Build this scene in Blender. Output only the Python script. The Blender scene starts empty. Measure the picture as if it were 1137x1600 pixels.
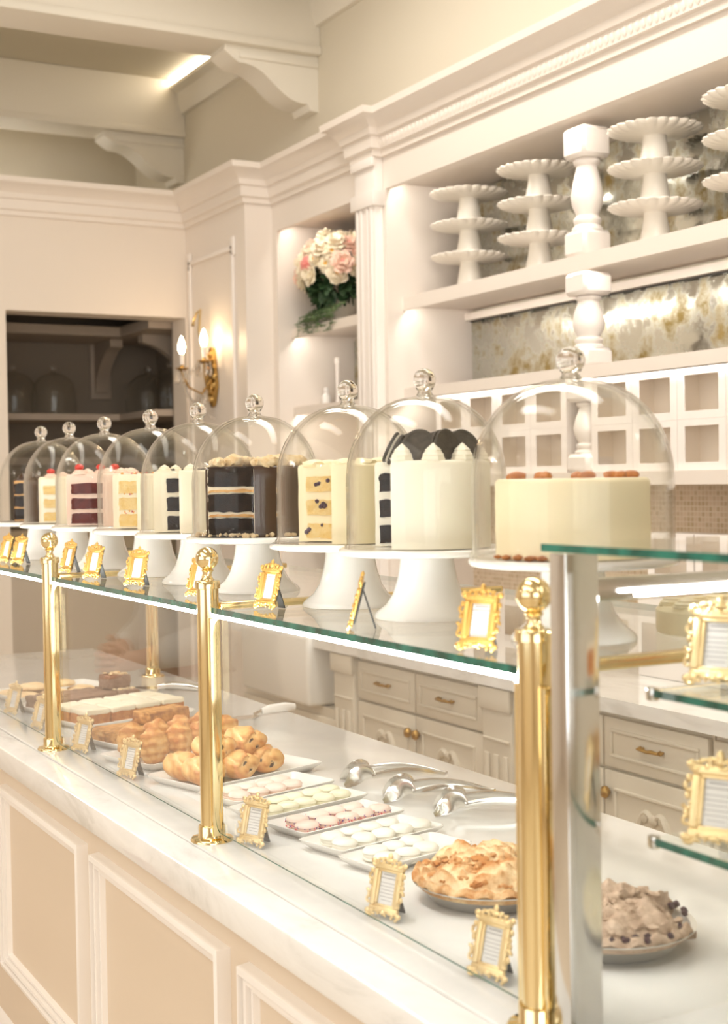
import bpy, bmesh, math, random
from mathutils import Vector, Matrix, noise
R = math.radians
PI = math.pi
rnd = random.Random(7)
S = bpy.context.scene
COL = S.collection

# ------------------------------------------------------------------ camera
cam_d = bpy.data.cameras.new('camera'); cam = bpy.data.objects.new('camera', cam_d); COL.objects.link(cam)
yaw, pit, rol, fpx = .502185, -.02332, .015509, 2156.6
fw = Vector((math.sin(yaw)*math.cos(pit), math.cos(yaw)*math.cos(pit), math.sin(pit)))
rr = Vector((math.cos(yaw), -math.sin(yaw), 0)); dd = fw.cross(rr)
r2 = rr*math.cos(rol) + dd*math.sin(rol); d2 = -rr*math.sin(rol) + dd*math.cos(rol)
mw = Matrix.Identity(4)
for i in range(3):
    mw[i][0] = r2[i]; mw[i][1] = -d2[i]; mw[i][2] = -fw[i]
mw.translation = Vector((0, 0, 1.53))
cam.matrix_world = mw
cam_d.sensor_fit = 'AUTO'; cam_d.sensor_width = 36; cam_d.lens = fpx/1600*36
cam_d.clip_start = .05; cam_d.clip_end = 60
cam_d.dof.use_dof = True; cam_d.dof.focus_distance = 2.6; cam_d.dof.aperture_fstop = 5.6
S.camera = cam

# ------------------------------------------------------------------ render look, world
S.view_settings.view_transform = 'Standard'; S.view_settings.look = 'None'
S.view_settings.gamma = 1; S.view_settings.use_curve_mapping = False
S.view_settings.exposure = -0.4
try:
    c_ = S.cycles
    c_.transparent_max_bounces = 40; c_.max_bounces = 12; c_.glossy_bounces = 6; c_.diffuse_bounces = 5
    c_.transmission_bounces = 12; c_.use_denoising = True; c_.sample_clamp_indirect = 6; c_.caustics_reflective = False
except Exception:
    pass
W = bpy.data.worlds.new('world'); S.world = W; W.use_nodes = True
W.node_tree.nodes['Background'].inputs[0].default_value = (.85, .92, 1, 1)
W.node_tree.nodes['Background'].inputs[1].default_value = 1.0

# ------------------------------------------------------------------ large lamps: daylight at the shop windows, unseen ceiling fill added for brightness
def area(name, loc, direction, sx, sy, power, col):
    d = bpy.data.lights.new(name, 'AREA'); d.shape = 'RECTANGLE'; d.size = sx; d.size_y = sy; d.energy = power; d.color = col
    o = bpy.data.objects.new(name, d); COL.objects.link(o); o.location = loc
    o.rotation_euler = Vector(direction).to_track_quat('-Z', 'Y').to_euler()
    return o
area('window_daylight', (-4.75, 1.2, 1.9), (1, 0, 0), 5.2, 2.4, 90, (1, .985, .96))
area('window_daylight', (-.8, -4.25, 1.9), (0, 1, 0), 4.6, 2.4, 155, (1, .985, .96))
area('ceiling_fill', (-1.7, 1.2, 3.66), (0, 0, -1), 1.6, 4.5, 70, (1, .95, .88))
area('ceiling_fill', (.30, 2.2, 3.66), (0, 0, -1), .35, 1.6, 28, (1, .95, .88))  # unseen fill added to brighten the customer mirrored in the glass
area('ceiling_fill', (1.9, 3.0, 3.66), (0, 0, -1), .4, 3.6, 64, (1, .95, .88))

# ------------------------------------------------------------------ materials
def nt(name):
    m = bpy.data.materials.new(name); m.use_nodes = True
    t = m.node_tree; b = t.nodes['Principled BSDF']
    return m, t, b
def lk(t, a, b): t.links.new(a, b)
def noise_node(t, scale, detail=4, rough=.55, coord='Object', dist=0):
    tc = t.nodes.new('ShaderNodeTexCoord'); n = t.nodes.new('ShaderNodeTexNoise')
    n.inputs['Scale'].default_value = scale; n.inputs['Detail'].default_value = detail; n.inputs['Roughness'].default_value = rough
    n.inputs['Distortion'].default_value = dist
    lk(t, tc.outputs[coord], n.inputs['Vector'])
    return n
def ramp(t, fac, stops):
    r = t.nodes.new('ShaderNodeValToRGB'); lk(t, fac, r.inputs[0])
    e = r.color_ramp.elements
    while len(e) < len(stops): e.new(.5)
    for el, (p, c) in zip(e, stops):
        el.position = p; el.color = (*c, 1)
    return r
def bump(t, b, h, strength, dist=.002):
    bp = t.nodes.new('ShaderNodeBump'); bp.inputs['Strength'].default_value = strength; bp.inputs['Distance'].default_value = dist
    lk(t, h, bp.inputs['Height']); lk(t, bp.outputs[0], b.inputs['Normal'])
def pm(name, col, rough=.5, metal=0, bs=0, bst=.3, bd=.002, var=None, coat=0, sss=0, spec=.5, emit=None, est=0):
    """plain procedural material; var = (scale, [(pos,col)..]) colours it by a noise"""
    m, t, b = nt(name)
    b.inputs['Base Color'].default_value = (*col, 1); b.inputs['Roughness'].default_value = rough; b.inputs['Metallic'].default_value = metal
    b.inputs['Specular IOR Level'].default_value = spec; b.inputs['Coat Weight'].default_value = coat; b.inputs['Coat Roughness'].default_value = .05
    if sss:
        b.inputs['Subsurface Weight'].default_value = sss; b.inputs['Subsurface Radius'].default_value = (.012, .008, .005); b.inputs['Subsurface Scale'].default_value = .5
    if var:
        n = noise_node(t, var[0], 5, .6); r = ramp(t, n.outputs[0], var[1]); lk(t, r.outputs[0], b.inputs['Base Color'])
    if bs:
        n2 = noise_node(t, bs, 5, .65); bump(t, b, n2.outputs[0], bst, bd)
    if emit:
        b.inputs['Emission Color'].default_value = (*emit, 1); b.inputs['Emission Strength'].default_value = est
    return m
def thin_glass(name, tint, base=.045, gain=.9, rough=.0, ex=5, rim=None):
    m, t, b = nt(name); t.nodes.remove(b)
    tr = t.nodes.new('ShaderNodeBsdfTransparent'); tr.inputs[0].default_value = (*tint, 1)
    gl = t.nodes.new('ShaderNodeBsdfGlossy'); gl.inputs['Roughness'].default_value = rough; gl.inputs[0].default_value = (1, 1, 1, 1)
    lw = t.nodes.new('ShaderNodeLayerWeight'); lw.inputs[0].default_value = .5
    p = t.nodes.new('ShaderNodeMath'); p.operation = 'POWER'; p.inputs[1].default_value = ex; lk(t, lw.outputs['Facing'], p.inputs[0])
    q = t.nodes.new('ShaderNodeMath'); q.operation = 'MULTIPLY_ADD'; q.inputs[1].default_value = gain; q.inputs[2].default_value = base
    lk(t, p.outputs[0], q.inputs[0])
    if rim:      # thicker glass along the line of sight at the silhouette absorbs more
        p2 = t.nodes.new('ShaderNodeMath'); p2.operation = 'POWER'; p2.inputs[1].default_value = 6; lk(t, lw.outputs['Facing'], p2.inputs[0])
        rc = ramp(t, p2.outputs[0], [(0, tint), (1, rim)]); lk(t, rc.outputs[0], tr.inputs[0])
    mx = t.nodes.new('ShaderNodeMixShader'); lk(t, q.outputs[0], mx.inputs[0]); lk(t, tr.outputs[0], mx.inputs[1]); lk(t, gl.outputs[0], mx.inputs[2])
    lk(t, mx.outputs[0], t.nodes['Material Output'].inputs[0])
    return m
M = {}
M['paint'] = pm('wall_paint', (.80, .715, .63), .55, bs=900, bst=.05)
M['trim'] = pm('trim_paint', (.82, .745, .675), .42)
M['white_trim'] = pm('white_trim_paint', (.88, .82, .77), .4)
M['upper'] = pm('upper_wall_paint', (.66, .60, .49), .7)
M['ceil'] = pm('ceiling_paint', (.62, .57, .46), .75)
M['beam'] = pm('beam_paint', (.76, .71, .62), .55)
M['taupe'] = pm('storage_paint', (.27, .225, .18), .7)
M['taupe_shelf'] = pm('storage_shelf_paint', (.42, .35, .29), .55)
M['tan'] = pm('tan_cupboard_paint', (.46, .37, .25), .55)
M['front'] = pm('counter_front_paint', (.73, .61, .48), .5)
M['mould'] = pm('counter_moulding_paint', (.90, .85, .80), .4)
M['cab'] = pm('cabinet_paint', (.72, .66, .56), .45)
M['gap'] = pm('shadow_gap', (.25, .2, .15), .8)
M['brass'] = pm('polished_brass', (.90, .74, .42), .08, 1, bs=6, bst=.02)
M['satin'] = pm('satin_brass', (.85, .68, .36), .2, 1)
M['oldbrass'] = pm('aged_brass', (.48, .30, .10), .35, 1, bs=90, bst=.3)
M['steel'] = pm('polished_steel', (.74, .73, .71), .13, 1)
M['silver'] = pm('stainless_cutlery', (.80, .78, .75), .16, 1)
M['foil'] = pm('foil_pan', (.90, .89, .87), .42, .9, bs=70, bst=.15)
M['gold'] = pm('gilded_resin', (.80, .50, .15), .32, .75, bs=160, bst=.35)
M['palegold'] = pm('pale_gilded_resin', (.90, .70, .38), .30, .7, bs=160, bst=.35)
M['black'] = pm('black_card', (.035, .033, .03), .5)
M['card'] = pm('white_card', (.86, .85, .84), .5)
M['ink'] = pm('grey_print', (.45, .44, .44), .6)
M['china'] = pm('white_porcelain', (.90, .88, .85), .12, coat=.6)
M['stand'] = pm('white_glazed_stand', (.91, .88, .84), .15, coat=.5)
M['milk'] = pm('matte_milk_glass', (.90, .85, .77), .30, coat=.2)
M['sink'] = pm('sink_fireclay', (.86, .84, .80), .15, coat=.5)
M['boxw'] = pm('white_box_card', (.90, .84, .80), .5)
M['boxin'] = pm('blush_box_inside', (.96, .86, .74), .7)
M['dark'] = pm('rail_shadow_paint', (.05, .045, .04), .6)  # dark colour of the painted shadow strip on the mirror
M['dome'] = thin_glass('dome_glass', (.990, .990, .982), .009, 1.0, 0, 4.2, (.62, .62, .57))
M['pane'] = thin_glass('clear_pane', (.988, .992, .988), .020, .85)
M['shelf_glass'] = thin_glass('shelf_glass', (.955, .975, .96), .05, .85)
M['film'] = thin_glass('box_window_film', (.99, .99, .99), .05, .8)
m, t, b = nt('knob_crystal'); b.inputs['Transmission Weight'].default_value = 1; b.inputs['Roughness'].default_value = 0; b.inputs['IOR'].default_value = 1.45; b.inputs['Base Color'].default_value = (1, .99, .97, 1); M['crystal'] = m
m, t, b = nt('glass_edge_green'); b.inputs['Base Color'].default_value = (.012, .13, .095, 1); b.inputs['Roughness'].default_value = .08; b.inputs['Coat Weight'].default_value = .4
n = noise_node(t, 30, 3); r = ramp(t, n.outputs[0], [(.35, (.008, .07, .05)), (.65, (.02, .20, .15))]); lk(t, r.outputs[0], b.inputs['Base Color']); M['edge'] = m
def emitter(name, col, s):
    m, t, b = nt(name); t.nodes.remove(b); e = t.nodes.new('ShaderNodeEmission'); e.inputs[0].default_value = (*col, 1); e.inputs[1].default_value = s
    lk(t, e.outputs[0], t.nodes['Material Output'].inputs[0]); return m
M['led'] = emitter('led_cool', (1, .985, .96), 62)
M['ledwarm'] = emitter('led_warm', (1, .93, .83), 50)
M['cove'] = emitter('cove_led', (1, .86, .66), 22)
M['bulb'] = emitter('candle_bulb', (1, .72, .42), 60)
M['spark'] = emitter('chandelier_bulb', (1, .90, .76), 230)
# marble
m, t, b = nt('white_marble'); b.inputs['Roughness'].default_value = .10; b.inputs['Coat Weight'].default_value = .3
tc = t.nodes.new('ShaderNodeTexCoord'); mp = t.nodes.new('ShaderNodeMapping'); mp.inputs['Scale'].default_value = (1.6, .55, 2.2); mp.inputs['Rotation'].default_value = (.3, .2, .5)
lk(t, tc.outputs['Object'], mp.inputs[0])
n = t.nodes.new('ShaderNodeTexNoise'); n.inputs['Scale'].default_value = 4.5; n.inputs['Detail'].default_value = 9; n.inputs['Roughness'].default_value = .62; n.inputs['Distortion'].default_value = 1.6
lk(t, mp.outputs[0], n.inputs[0])
r = ramp(t, n.outputs[0], [(.34, (.70, .685, .655)), (.46, (.82, .805, .78)), (.60, (.87, .86, .84))]); lk(t, r.outputs[0], b.inputs['Base Color']); M['marble'] = m
# white quartz slab inside the case
M['quartz'] = pm('white_quartz', (.86, .85, .83), .12, var=(5, [(.35, (.78, .77, .75)), (.6, (.87, .86, .84))]), coat=.3)
# antique mirror
m, t, b = nt('antique_mirror'); b.inputs['Metallic'].default_value = 1
n = noise_node(t, 9, 7, .68); r = ramp(t, n.outputs[0], [(.49, (.80, .82, .75)), (.57, (.64, .60, .45)), (.66, (.42, .32, .13))]); lk(t, r.outputs[0], b.inputs['Base Color'])
r3 = ramp(t, n.outputs[0], [(.40, (.10, .10, .10)), (.64, (.6, .6, .6))]); lk(t, r3.outputs[0], b.inputs['Roughness']); M['mirror'] = m
# mosaic
m, t, b = nt('stone_mosaic'); b.inputs['Roughness'].default_value = .4
tc = t.nodes.new('ShaderNodeTexCoord'); mp = t.nodes.new('ShaderNodeMapping'); mp.inputs['Rotation'].default_value = (0, PI/2, 0)
sx = t.nodes.new('ShaderNodeSeparateXYZ'); cx = t.nodes.new('ShaderNodeCombineXYZ'); lk(t, tc.outputs['Object'], sx.inputs[0]); lk(t, sx.outputs[1], cx.inputs[0]); lk(t, sx.outputs[2], cx.inputs[1])
bk = t.nodes.new('ShaderNodeTexBrick'); lk(t, cx.outputs[0], bk.inputs[0]); bk.offset = 0
for k, v in (('Scale', 1), ('Mortar Size', .0016), ('Brick Width', .017), ('Row Height', .017)): bk.inputs[k].default_value = v
bk.inputs['Color1'].default_value = (.66, .52, .38, 1); bk.inputs['Color2'].default_value = (.50, .37, .22, 1); bk.inputs['Mortar'].default_value = (.70, .60, .48, 1)
lk(t, bk.outputs[0], b.inputs['Base Color']); M['mosaic'] = m
# floor tile
m, t, b = nt('floor_tile'); b.inputs['Roughness'].default_value = .35
tc = t.nodes.new('ShaderNodeTexCoord'); bk = t.nodes.new('ShaderNodeTexBrick'); lk(t, tc.outputs['Object'], bk.inputs[0]); bk.offset = 0
for k, v in (('Scale', 1), ('Mortar Size', .004), ('Brick Width', .6), ('Row Height', .6)): bk.inputs[k].default_value = v
bk.inputs['Color1'].default_value = (.62, .52, .40, 1); bk.inputs['Color2'].default_value = (.66, .56, .44, 1); bk.inputs['Mortar'].default_value = (.42, .36, .28, 1)
lk(t, bk.outputs[0], b.inputs['Base Color']); M['floor'] = m
# food
def food(name, c1, c2, rough=.6, vs=40, bs=220, bst=.5, sss=0, bd=.003): return pm(name, c1, rough, bs=bs, bst=bst, bd=bd, var=(vs, [(.38, c1), (.62, c2)]), sss=sss)
def browned(name, pale, mid, dark, rough=.5, vs=25, bs=110, bst=.7, bd=.003, amt=.5):
    m, t, b = nt(name); b.inputs['Roughness'].default_value = rough
    n = noise_node(t, vs, 5, .62); g = t.nodes.new('ShaderNodeNewGeometry')
    k = t.nodes.new('ShaderNodeMapRange'); k.inputs[1].default_value = .44; k.inputs[2].default_value = .56; lk(t, g.outputs['Pointiness'], k.inputs[0])
    mx = t.nodes.new('ShaderNodeMix'); mx.inputs[0].default_value = amt; lk(t, n.outputs[0], mx.inputs[2]); lk(t, k.outputs[0], mx.inputs[3])
    r = ramp(t, mx.outputs[0], [(.30, pale), (.48, mid), (.66, dark)]); lk(t, r.outputs[0], b.inputs['Base Color'])
    n2 = noise_node(t, bs, 5, .65); bump(t, b, n2.outputs[0], bst, bd); return m
M['cream'] = pm('buttercream', (.88, .80, .63), .5, bs=60, bst=.25, sss=.05)
M['creamy'] = pm('yellow_buttercream', (.90, .80, .56), .45, bs=30, bst=.15, sss=.05)
M['whitecream'] = pm('white_buttercream', (.90, .86, .74), .4, bs=30, bst=.12, sss=.05)
M['pinkcream'] = food('pink_buttercream', (.90, .66, .55), (.90, .74, .64), .5, 12, 60, .3)
M['choc'] = food('dark_chocolate_sponge', (.018, .011, .008), (.04, .024, .017), .95, 60, 260, 1)
M['ganache'] = food('chocolate_ganache', (.055, .026, .014), (.08, .040, .022), .28, 8, 40, .15)
M['velvet'] = food('maroon_sponge', (.10, .015, .012), (.16, .028, .022), .8, 60, 260, 1)
M['yellow'] = food('yellow_sponge', (.82, .57, .20), (.86, .68, .34), .7, 60, 260, .9)
M['caramel'] = food('caramel_filling', (.62, .30, .08), (.75, .46, .18), .4, 40, 120, .4)
M['crumb'] = food('toasted_crumbs', (.78, .56, .30), (.86, .72, .50), .7, 60, 220, .8)
M['cookie'] = food('chocolate_wafer', (.05, .042, .034), (.085, .070, .055), .6, 90, 300, .6)
M['berry'] = pm('dark_berry', (.05, .015, .04), .3, coat=.3)
M['red'] = pm('red_berry', (.62, .03, .02), .25, coat=.4)
M['pecan'] = food('pecan_nut', (.40, .13, .03), (.58, .22, .05), .5, 80, 200, .6)
M['blue'] = pm('blue_sprinkle', (.12, .35, .60), .4); M['pinks'] = pm('pink_sprinkle', (.80, .16, .20), .4); M['orange'] = pm('orange_sprinkle', (.85, .38, .06), .4); M['purple'] = pm('purple_sprinkle', (.22, .12, .35), .4)
M['pumpkin'] = food('spiced_cake_crumb', (.44, .13, .02), (.60, .25, .06), .75, 70, 230, 1)
M['oat'] = browned('oat_crumble', (.84, .58, .28), (.68, .34, .10), (.34, .12, .03), .75, 60, 150, 1)
M['pastry'] = browned('golden_pastry', (.92, .70, .38), (.84, .50, .18), (.58, .22, .05), .38, 20, 90, .5, .003, .34)
M['flaky'] = browned('flaky_pastry', (.92, .70, .38), (.82, .48, .17), (.54, .20, .04), .45, 30, 120, 1, .003, .34)
M['cocoa'] = food('brown_cake', (.20, .10, .06), (.30, .17, .11), .75, 60, 220, .9)
M['brownie'] = food('red_brown_cake', (.17, .022, .012), (.25, .045, .025), .7, 60, 220, .9)
M['cookiegold'] = food('golden_cookie', (.80, .52, .24), (.90, .68, .40), .6, 30, 120, .7)
M['macpink'] = pm('pink_macaron_shell', (.90, .72, .64), .4, bs=200, bst=.15)
M['macyel'] = pm('yellow_macaron_shell', (.88, .84, .64), .4, bs=200, bst=.15)
M['macwhite'] = pm('ivory_macaron_shell', (.90, .87, .78), .4, bs=200, bst=.15)
M['crust'] = browned('pie_crust', (.93, .78, .54), (.89, .65, .36), (.58, .24, .06), .6, 30, 130, 1, .004, .25)
M['berrycrust'] = food('crumble_topping', (.50, .34, .24), (.72, .54, .40), .7, 45, 130, 1, bd=.005)
M['leaf'] = food('dark_green_leaf', (.018, .05, .018), (.05, .11, .04), .5, 25, 60, .3)
M['fern'] = food('grey_green_fern', (.10, .17, .07), (.20, .28, .13), .6, 25, 60, .3)
M['petal'] = pm('cream_petal', (.90, .80, .62), .6, sss=.05); M['petalpink'] = pm('blush_petal', (.90, .62, .50), .6, sss=.05); M['petalrose'] = pm('rose_petal', (.88, .36, .32), .6); M['pollen'] = pm('yellow_pollen', (.75, .42, .06), .7)
M['stone'] = pm('weathered_urn', (.55, .5, .42), .8, bs=30)
M['skin'] = pm('skin', (.72, .42, .31), .5, sss=.1); M['knit'] = pm('cream_knit', (.90, .85, .78), .85, bs=220, bst=.5); M['skirt'] = pm('pale_linen', (.78, .68, .58), .8, bs=120); M['hair'] = pm('brown_hair', (.10, .05, .03), .45, bs=150, bst=.6)

# ------------------------------------------------------------------ mesh helpers
class B:
    def __init__(s): s.bm = bmesh.new(); s.mi = 0
    def _fin(s, n0):
        s.bm.faces.ensure_lookup_table()
        for f in s.bm.faces[n0:]: f.material_index = s.mi
    def box(s, x0, x1, y0, y1, z0, z1, bev=0, mat=None, seg=2):
        n0 = len(s.bm.faces); nv = len(s.bm.verts)
        r = bmesh.ops.create_cube(s.bm, size=1)
        vs = r['verts']
        for v in vs:
            v.co = Vector(((x0+x1)/2 + v.co.x*(x1-x0), (y0+y1)/2 + v.co.y*(y1-y0), (z0+z1)/2 + v.co.z*(z1-z0)))
        if bev:
            es = list({e for v in vs for e in v.link_edges})
            r2_ = bmesh.ops.bevel(s.bm, geom=es, offset=bev, segments=seg, profile=.5, affect='EDGES', clamp_overlap=True)
        s.bm.verts.ensure_lookup_table()
        if mat is not None:
            for v in s.bm.verts[nv:] if not bev else {v for f in s.bm.faces[n0:] for v in f.verts} : v.co = mat @ v.co
        s._fin(n0); return s
    def verts_from(s, n0): s.bm.verts.ensure_lookup_table(); return s.bm.verts[n0:]
    def lathe(s, prof, seg=32, mat=None, cap=True, scal=0, nsc=0, a0=0):
        """prof: (r,z) list bottom to top; scal: scalloped edge depth applied at r>=scal[0]"""
        n0 = len(s.bm.faces); rings = []
        mt = mat or Matrix.Identity(4)
        for (r, z) in prof:
            if r < 1e-6: rings.append([s.bm.verts.new(mt @ Vector((0, 0, z)))]); continue
            ring = []
            for i in range(seg):
                a = 2*PI*i/seg + a0; q = r
                if scal and r >= scal[0]: q = r*(1 - scal[1]*(1-abs(math.cos(a*nsc/2))))
                ring.append(s.bm.verts.new(mt @ Vector((q*math.cos(a), q*math.sin(a), z))))
            rings.append(ring)
        for A, C in zip(rings, rings[1:]):
            if len(A) == 1 and len(C) == 1: continue
            for i in range(seg):
                j = (i+1) % seg
                if len(A) == 1: s.bm.faces.new((A[0], C[j], C[i]))
                elif len(C) == 1: s.bm.faces.new((A[i], A[j], C[0]))
                else: s.bm.faces.new((A[i], A[j], C[j], C[i]))
        if cap:
            if len(rings[0]) > 1: s.bm.faces.new(rings[0][::-1])
            if len(rings[-1]) > 1: s.bm.faces.new(rings[-1])
        s._fin(n0); return s
    def tube(s, pts, rad, seg=10, cap=True):
        n0 = len(s.bm.faces); pts = [Vector(p) for p in pts]; n = len(pts)
        rads = rad if isinstance(rad, (list, tuple)) else [rad]*n
        rings = []; up = Vector((0, 0, 1))
        for i, p in enumerate(pts):
            d = (pts[min(i+1, n-1)] - pts[max(i-1, 0)]).normalized()
            if i == 0:
                u = d.cross(up)
                if u.length < .05: u = d.cross(Vector((1, 0, 0)))
            else:
                u = u - d*u.dot(d)
            u.normalize(); w = d.cross(u)
            rr_ = rads[i]; ra, rb = rr_ if isinstance(rr_, tuple) else (rr_, rr_)
            rings.append([s.bm.verts.new(p + u*ra*math.cos(2*PI*k/seg) + w*rb*math.sin(2*PI*k/seg)) for k in range(seg)])
        for A, C in zip(rings, rings[1:]):
            for k in range(seg):
                j = (k+1) % seg; s.bm.faces.new((A[k], A[j], C[j], C[k]))
        if cap: s.bm.faces.new(rings[0][::-1]); s.bm.faces.new(rings[-1])
        s._fin(n0); return s
    def ball(s, c, r, sub=2, sc=(1, 1, 1), rot=None, amp=0, fr=1, seed=0):
        n0 = len(s.bm.faces); q = bmesh.ops.create_icosphere(s.bm, subdivisions=sub, radius=1)
        mt = rot or Matrix.Identity(3); c = Vector(c)
        for v in q['verts']:
            k = 1 + (amp*noise.noise(v.co*fr + Vector((seed*3.1, seed*1.7, seed))) if amp else 0)
            p = Vector((v.co.x*sc[0], v.co.y*sc[1], v.co.z*sc[2]))*r*k
            v.co = c + mt @ p
        s._fin(n0); return s
    def ringx(s, x0, x1, y0, y1, z0, z1, wy, wt, wb, bev=0):
        s.box(x0, x1, y0, y1, z1-wt, z1, bev); s.box(x0, x1, y0, y1, z0, z0+wb, bev)
        s.box(x0, x1, y0, y0+wy, z0+wb, z1-wt, bev); s.box(x0, x1, y1-wy, y1, z0+wb, z1-wt, bev); return s
    def ringy(s, y0, y1, x0, x1, z0, z1, w, bev=0):
        s.box(x0, x1, y0, y1, z1-w, z1, bev); s.box(x0, x1, y0, y1, z0, z0+w, bev)
        s.box(x0, x0+w, y0, y1, z0+w, z1-w, bev); s.box(x1-w, x1, y0, y1, z0+w, z1-w, bev); return s
    def prism(s, poly, h0, h1, axis='z'):
        """poly: 2-D outline, extruded h0..h1 along axis; x:(y,z) y:(x,z) z:(x,y)"""
        n0 = len(s.bm.faces)
        def P(p, h): return {'x': (h, p[0], p[1]), 'y': (p[0], h, p[1]), 'z': (p[0], p[1], h)}[axis]
        A = [s.bm.verts.new(P(p, h0)) for p in poly]; C = [s.bm.verts.new(P(p, h1)) for p in poly]; n = len(poly)
        for i in range(n): s.bm.faces.new((A[i], A[(i+1) % n], C[(i+1) % n], C[i]))
        s.bm.faces.new(A[::-1]); s.bm.faces.new(C); s._fin(n0); return s
    def sweep(s, path, prof, closed=False):
        """prof (d,z) swept along a horizontal polyline, d to the left of travel, mitred"""
        n0 = len(s.bm.faces); n = len(path); rings = []
        P = [Vector(p) for p in path]
        for i in range(n):
            if closed: a = (P[i]-P[i-1]).normalized(); b_ = (P[(i+1) % n]-P[i]).normalized()
            else:
                a = (P[i]-P[max(i-1, 0)]); b_ = (P[min(i+1, n-1)]-P[i]); a = (a if a.length else b_).normalized(); b_ = (b_ if b_.length else a).normalized()
            na = Vector((-a.y, a.x)); nb = Vector((-b_.y, b_.x)); mI = (na+nb); mI = mI/ (1+na.dot(nb))
            rings.append([s.bm.verts.new((P[i].x+mI.x*d, P[i].y+mI.y*d, z)) for d, z in prof])
        m_ = len(prof)
        for i in range(n if closed else n-1):
            A = rings[i]; C = rings[(i+1) % n]
            for k in range(m_): s.bm.faces.new((A[k], A[(k+1) % m_], C[(k+1) % m_], C[k]))
        if not closed: s.bm.faces.new(rings[0][::-1]); s.bm.faces.new(rings[-1])
        s._fin(n0); return s
    def sector(s, Rr, z0, z1, a0, a1, n=44, rnd_=.006, nz=5, nr=5, wob=0, seed=0):
        """upright solid of a cake with a wedge missing: arc a0..a1"""
        n0 = len(s.bm.faces); full = abs(a1-a0) >= 2*PI-1e-4
        lv = [(z0, Rr)] + [(z0 + (z1-z0-rnd_)*i/nz, Rr) for i in range(1, nz+1)] + [(z1-rnd_*.3, Rr-rnd_*.3), (z1, Rr-rnd_)]
        G = []
        for li, (z, q) in enumerate(lv):
            row = []
            for j in range(nr+1):
                f = j/nr; rad = max(q*f, .0004)
                arc = []
                for i in range(n+1):
                    a = a0 + (a1-a0)*i/n
                    w = rad*(1 + (wob*noise.noise(Vector((math.cos(a)*2.2, math.sin(a)*2.2, z*40+seed))) if j == nr else 0))
                    arc.append(s.bm.verts.new((w*math.cos(a), w*math.sin(a), z)))
                row.append(arc)
            G.append(row)
        L = len(lv)
        for l in range(L-1):
            for i in range(n): s.bm.faces.new((G[l][nr][i], G[l][nr][i+1], G[l+1][nr][i+1], G[l+1][nr][i]))
            for j in range(nr):
                s.bm.faces.new((G[l][j][0], G[l][j+1][0], G[l+1][j+1][0], G[l+1][j][0]))
                s.bm.faces.new((G[l][j+1][n], G[l][j][n], G[l+1][j][n], G[l+1][j+1][n]))
        for j in range(nr):
            for i in range(n):
                s.bm.faces.new((G[L-1][j][i], G[L-1][j+1][i], G[L-1][j+1][i+1], G[L-1][j][i+1]))
                s.bm.faces.new((G[0][j+1][i], G[0][j][i], G[0][j][i+1], G[0][j+1][i+1]))
        bmesh.ops.remove_doubles(s.bm, verts=[v for l in G for v in l[0]], dist=.0015)
        s._fin(n0); return s
    def jit(s, amp, fr, seed=0, n0=0):
        s.bm.verts.ensure_lookup_table()
        for v in s.bm.verts[n0:]: v.co += noise.noise_vector(v.co*fr + Vector((seed*7.3, seed*3.9, seed*1.3)))*amp
        return s
    def xf(s, mat): s.bm.transform(mat); return s
    def mesh(s, name, ang=40, subd=0):
        if subd: bmesh.ops.subdivide_edges(s.bm, edges=s.bm.edges[:], cuts=subd, use_grid_fill=True)
        bmesh.ops.recalc_face_normals(s.bm, faces=s.bm.faces[:])
        me = bpy.data.meshes.new(name); s.bm.to_mesh(me); s.bm.free()
        me.polygons.foreach_set('use_smooth', [True]*len(me.polygons)); me.set_sharp_from_angle(angle=R(ang))
        return me
def link(name, me, mats, parent=None, loc=None, rz=0):
    o = bpy.data.objects.new(name, me); COL.objects.link(o)
    for m_ in (mats if isinstance(mats, (list, tuple)) else [mats]):
        if len(me.materials) < (len(mats) if isinstance(mats, (list, tuple)) else 1): me.materials.append(m_)
    if parent is not None: o.parent = parent
    if loc is not None: o.location = loc
    o.rotation_euler.z = rz
    return o
def tag(o, label, cat, group=None, kind=None):
    o['label'] = label; o['category'] = cat
    if group: o['group'] = group
    if kind: o['kind'] = kind
    return o
def empty(name, loc, rz=0, label=None, cat=None, group=None):
    o = bpy.data.objects.new(name, None); COL.objects.link(o); o.location = loc; o.rotation_euler.z = rz; o.empty_display_size = .05
    if label: tag(o, label, cat, group)
    return o
def single(name, b, mats, label, cat, group=None, ang=40, origin=None):
    """one-mesh thing built in world coordinates; its origin moves to the base"""
    bm = b.bm; vs = [v.co for v in bm.verts]
    lo = Vector((min(v.x for v in vs), min(v.y for v in vs), min(v.z for v in vs))); hi = Vector((max(v.x for v in vs), max(v.y for v in vs), max(v.z for v in vs)))
    c = Vector(origin) if origin else Vector(((lo.x+hi.x)/2, (lo.y+hi.y)/2, lo.z))
    bm.transform(Matrix.Translation(-c))
    return tag(link(name, b.mesh(name, ang), mats, None, c), label, cat, group)
def part(name, b, mats, parent, ang=40, label=None):
    o = link(name, b.mesh(name, ang), mats, parent)
    if label: o['label'] = label
    return o
def struct(name, b, mats, label, cat, ang=40):
    o = link(name, b.mesh(name, ang), mats); return tag(o, label, cat, None, 'structure')
def copy_tree(o, parent=None):
    c = o.copy(); COL.objects.link(c); c.parent = parent
    for ch in o.children: copy_tree(ch, c)
    return c
def rotm(ax, a): return Matrix.Rotation(a, 4, ax)
def tr(x, y, z): return Matrix.Translation((x, y, z))
ORD = ['first', 'second', 'third', 'fourth', 'fifth', 'sixth', 'seventh', 'eighth', 'ninth', 'tenth', 'eleventh', 'twelfth']

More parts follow.
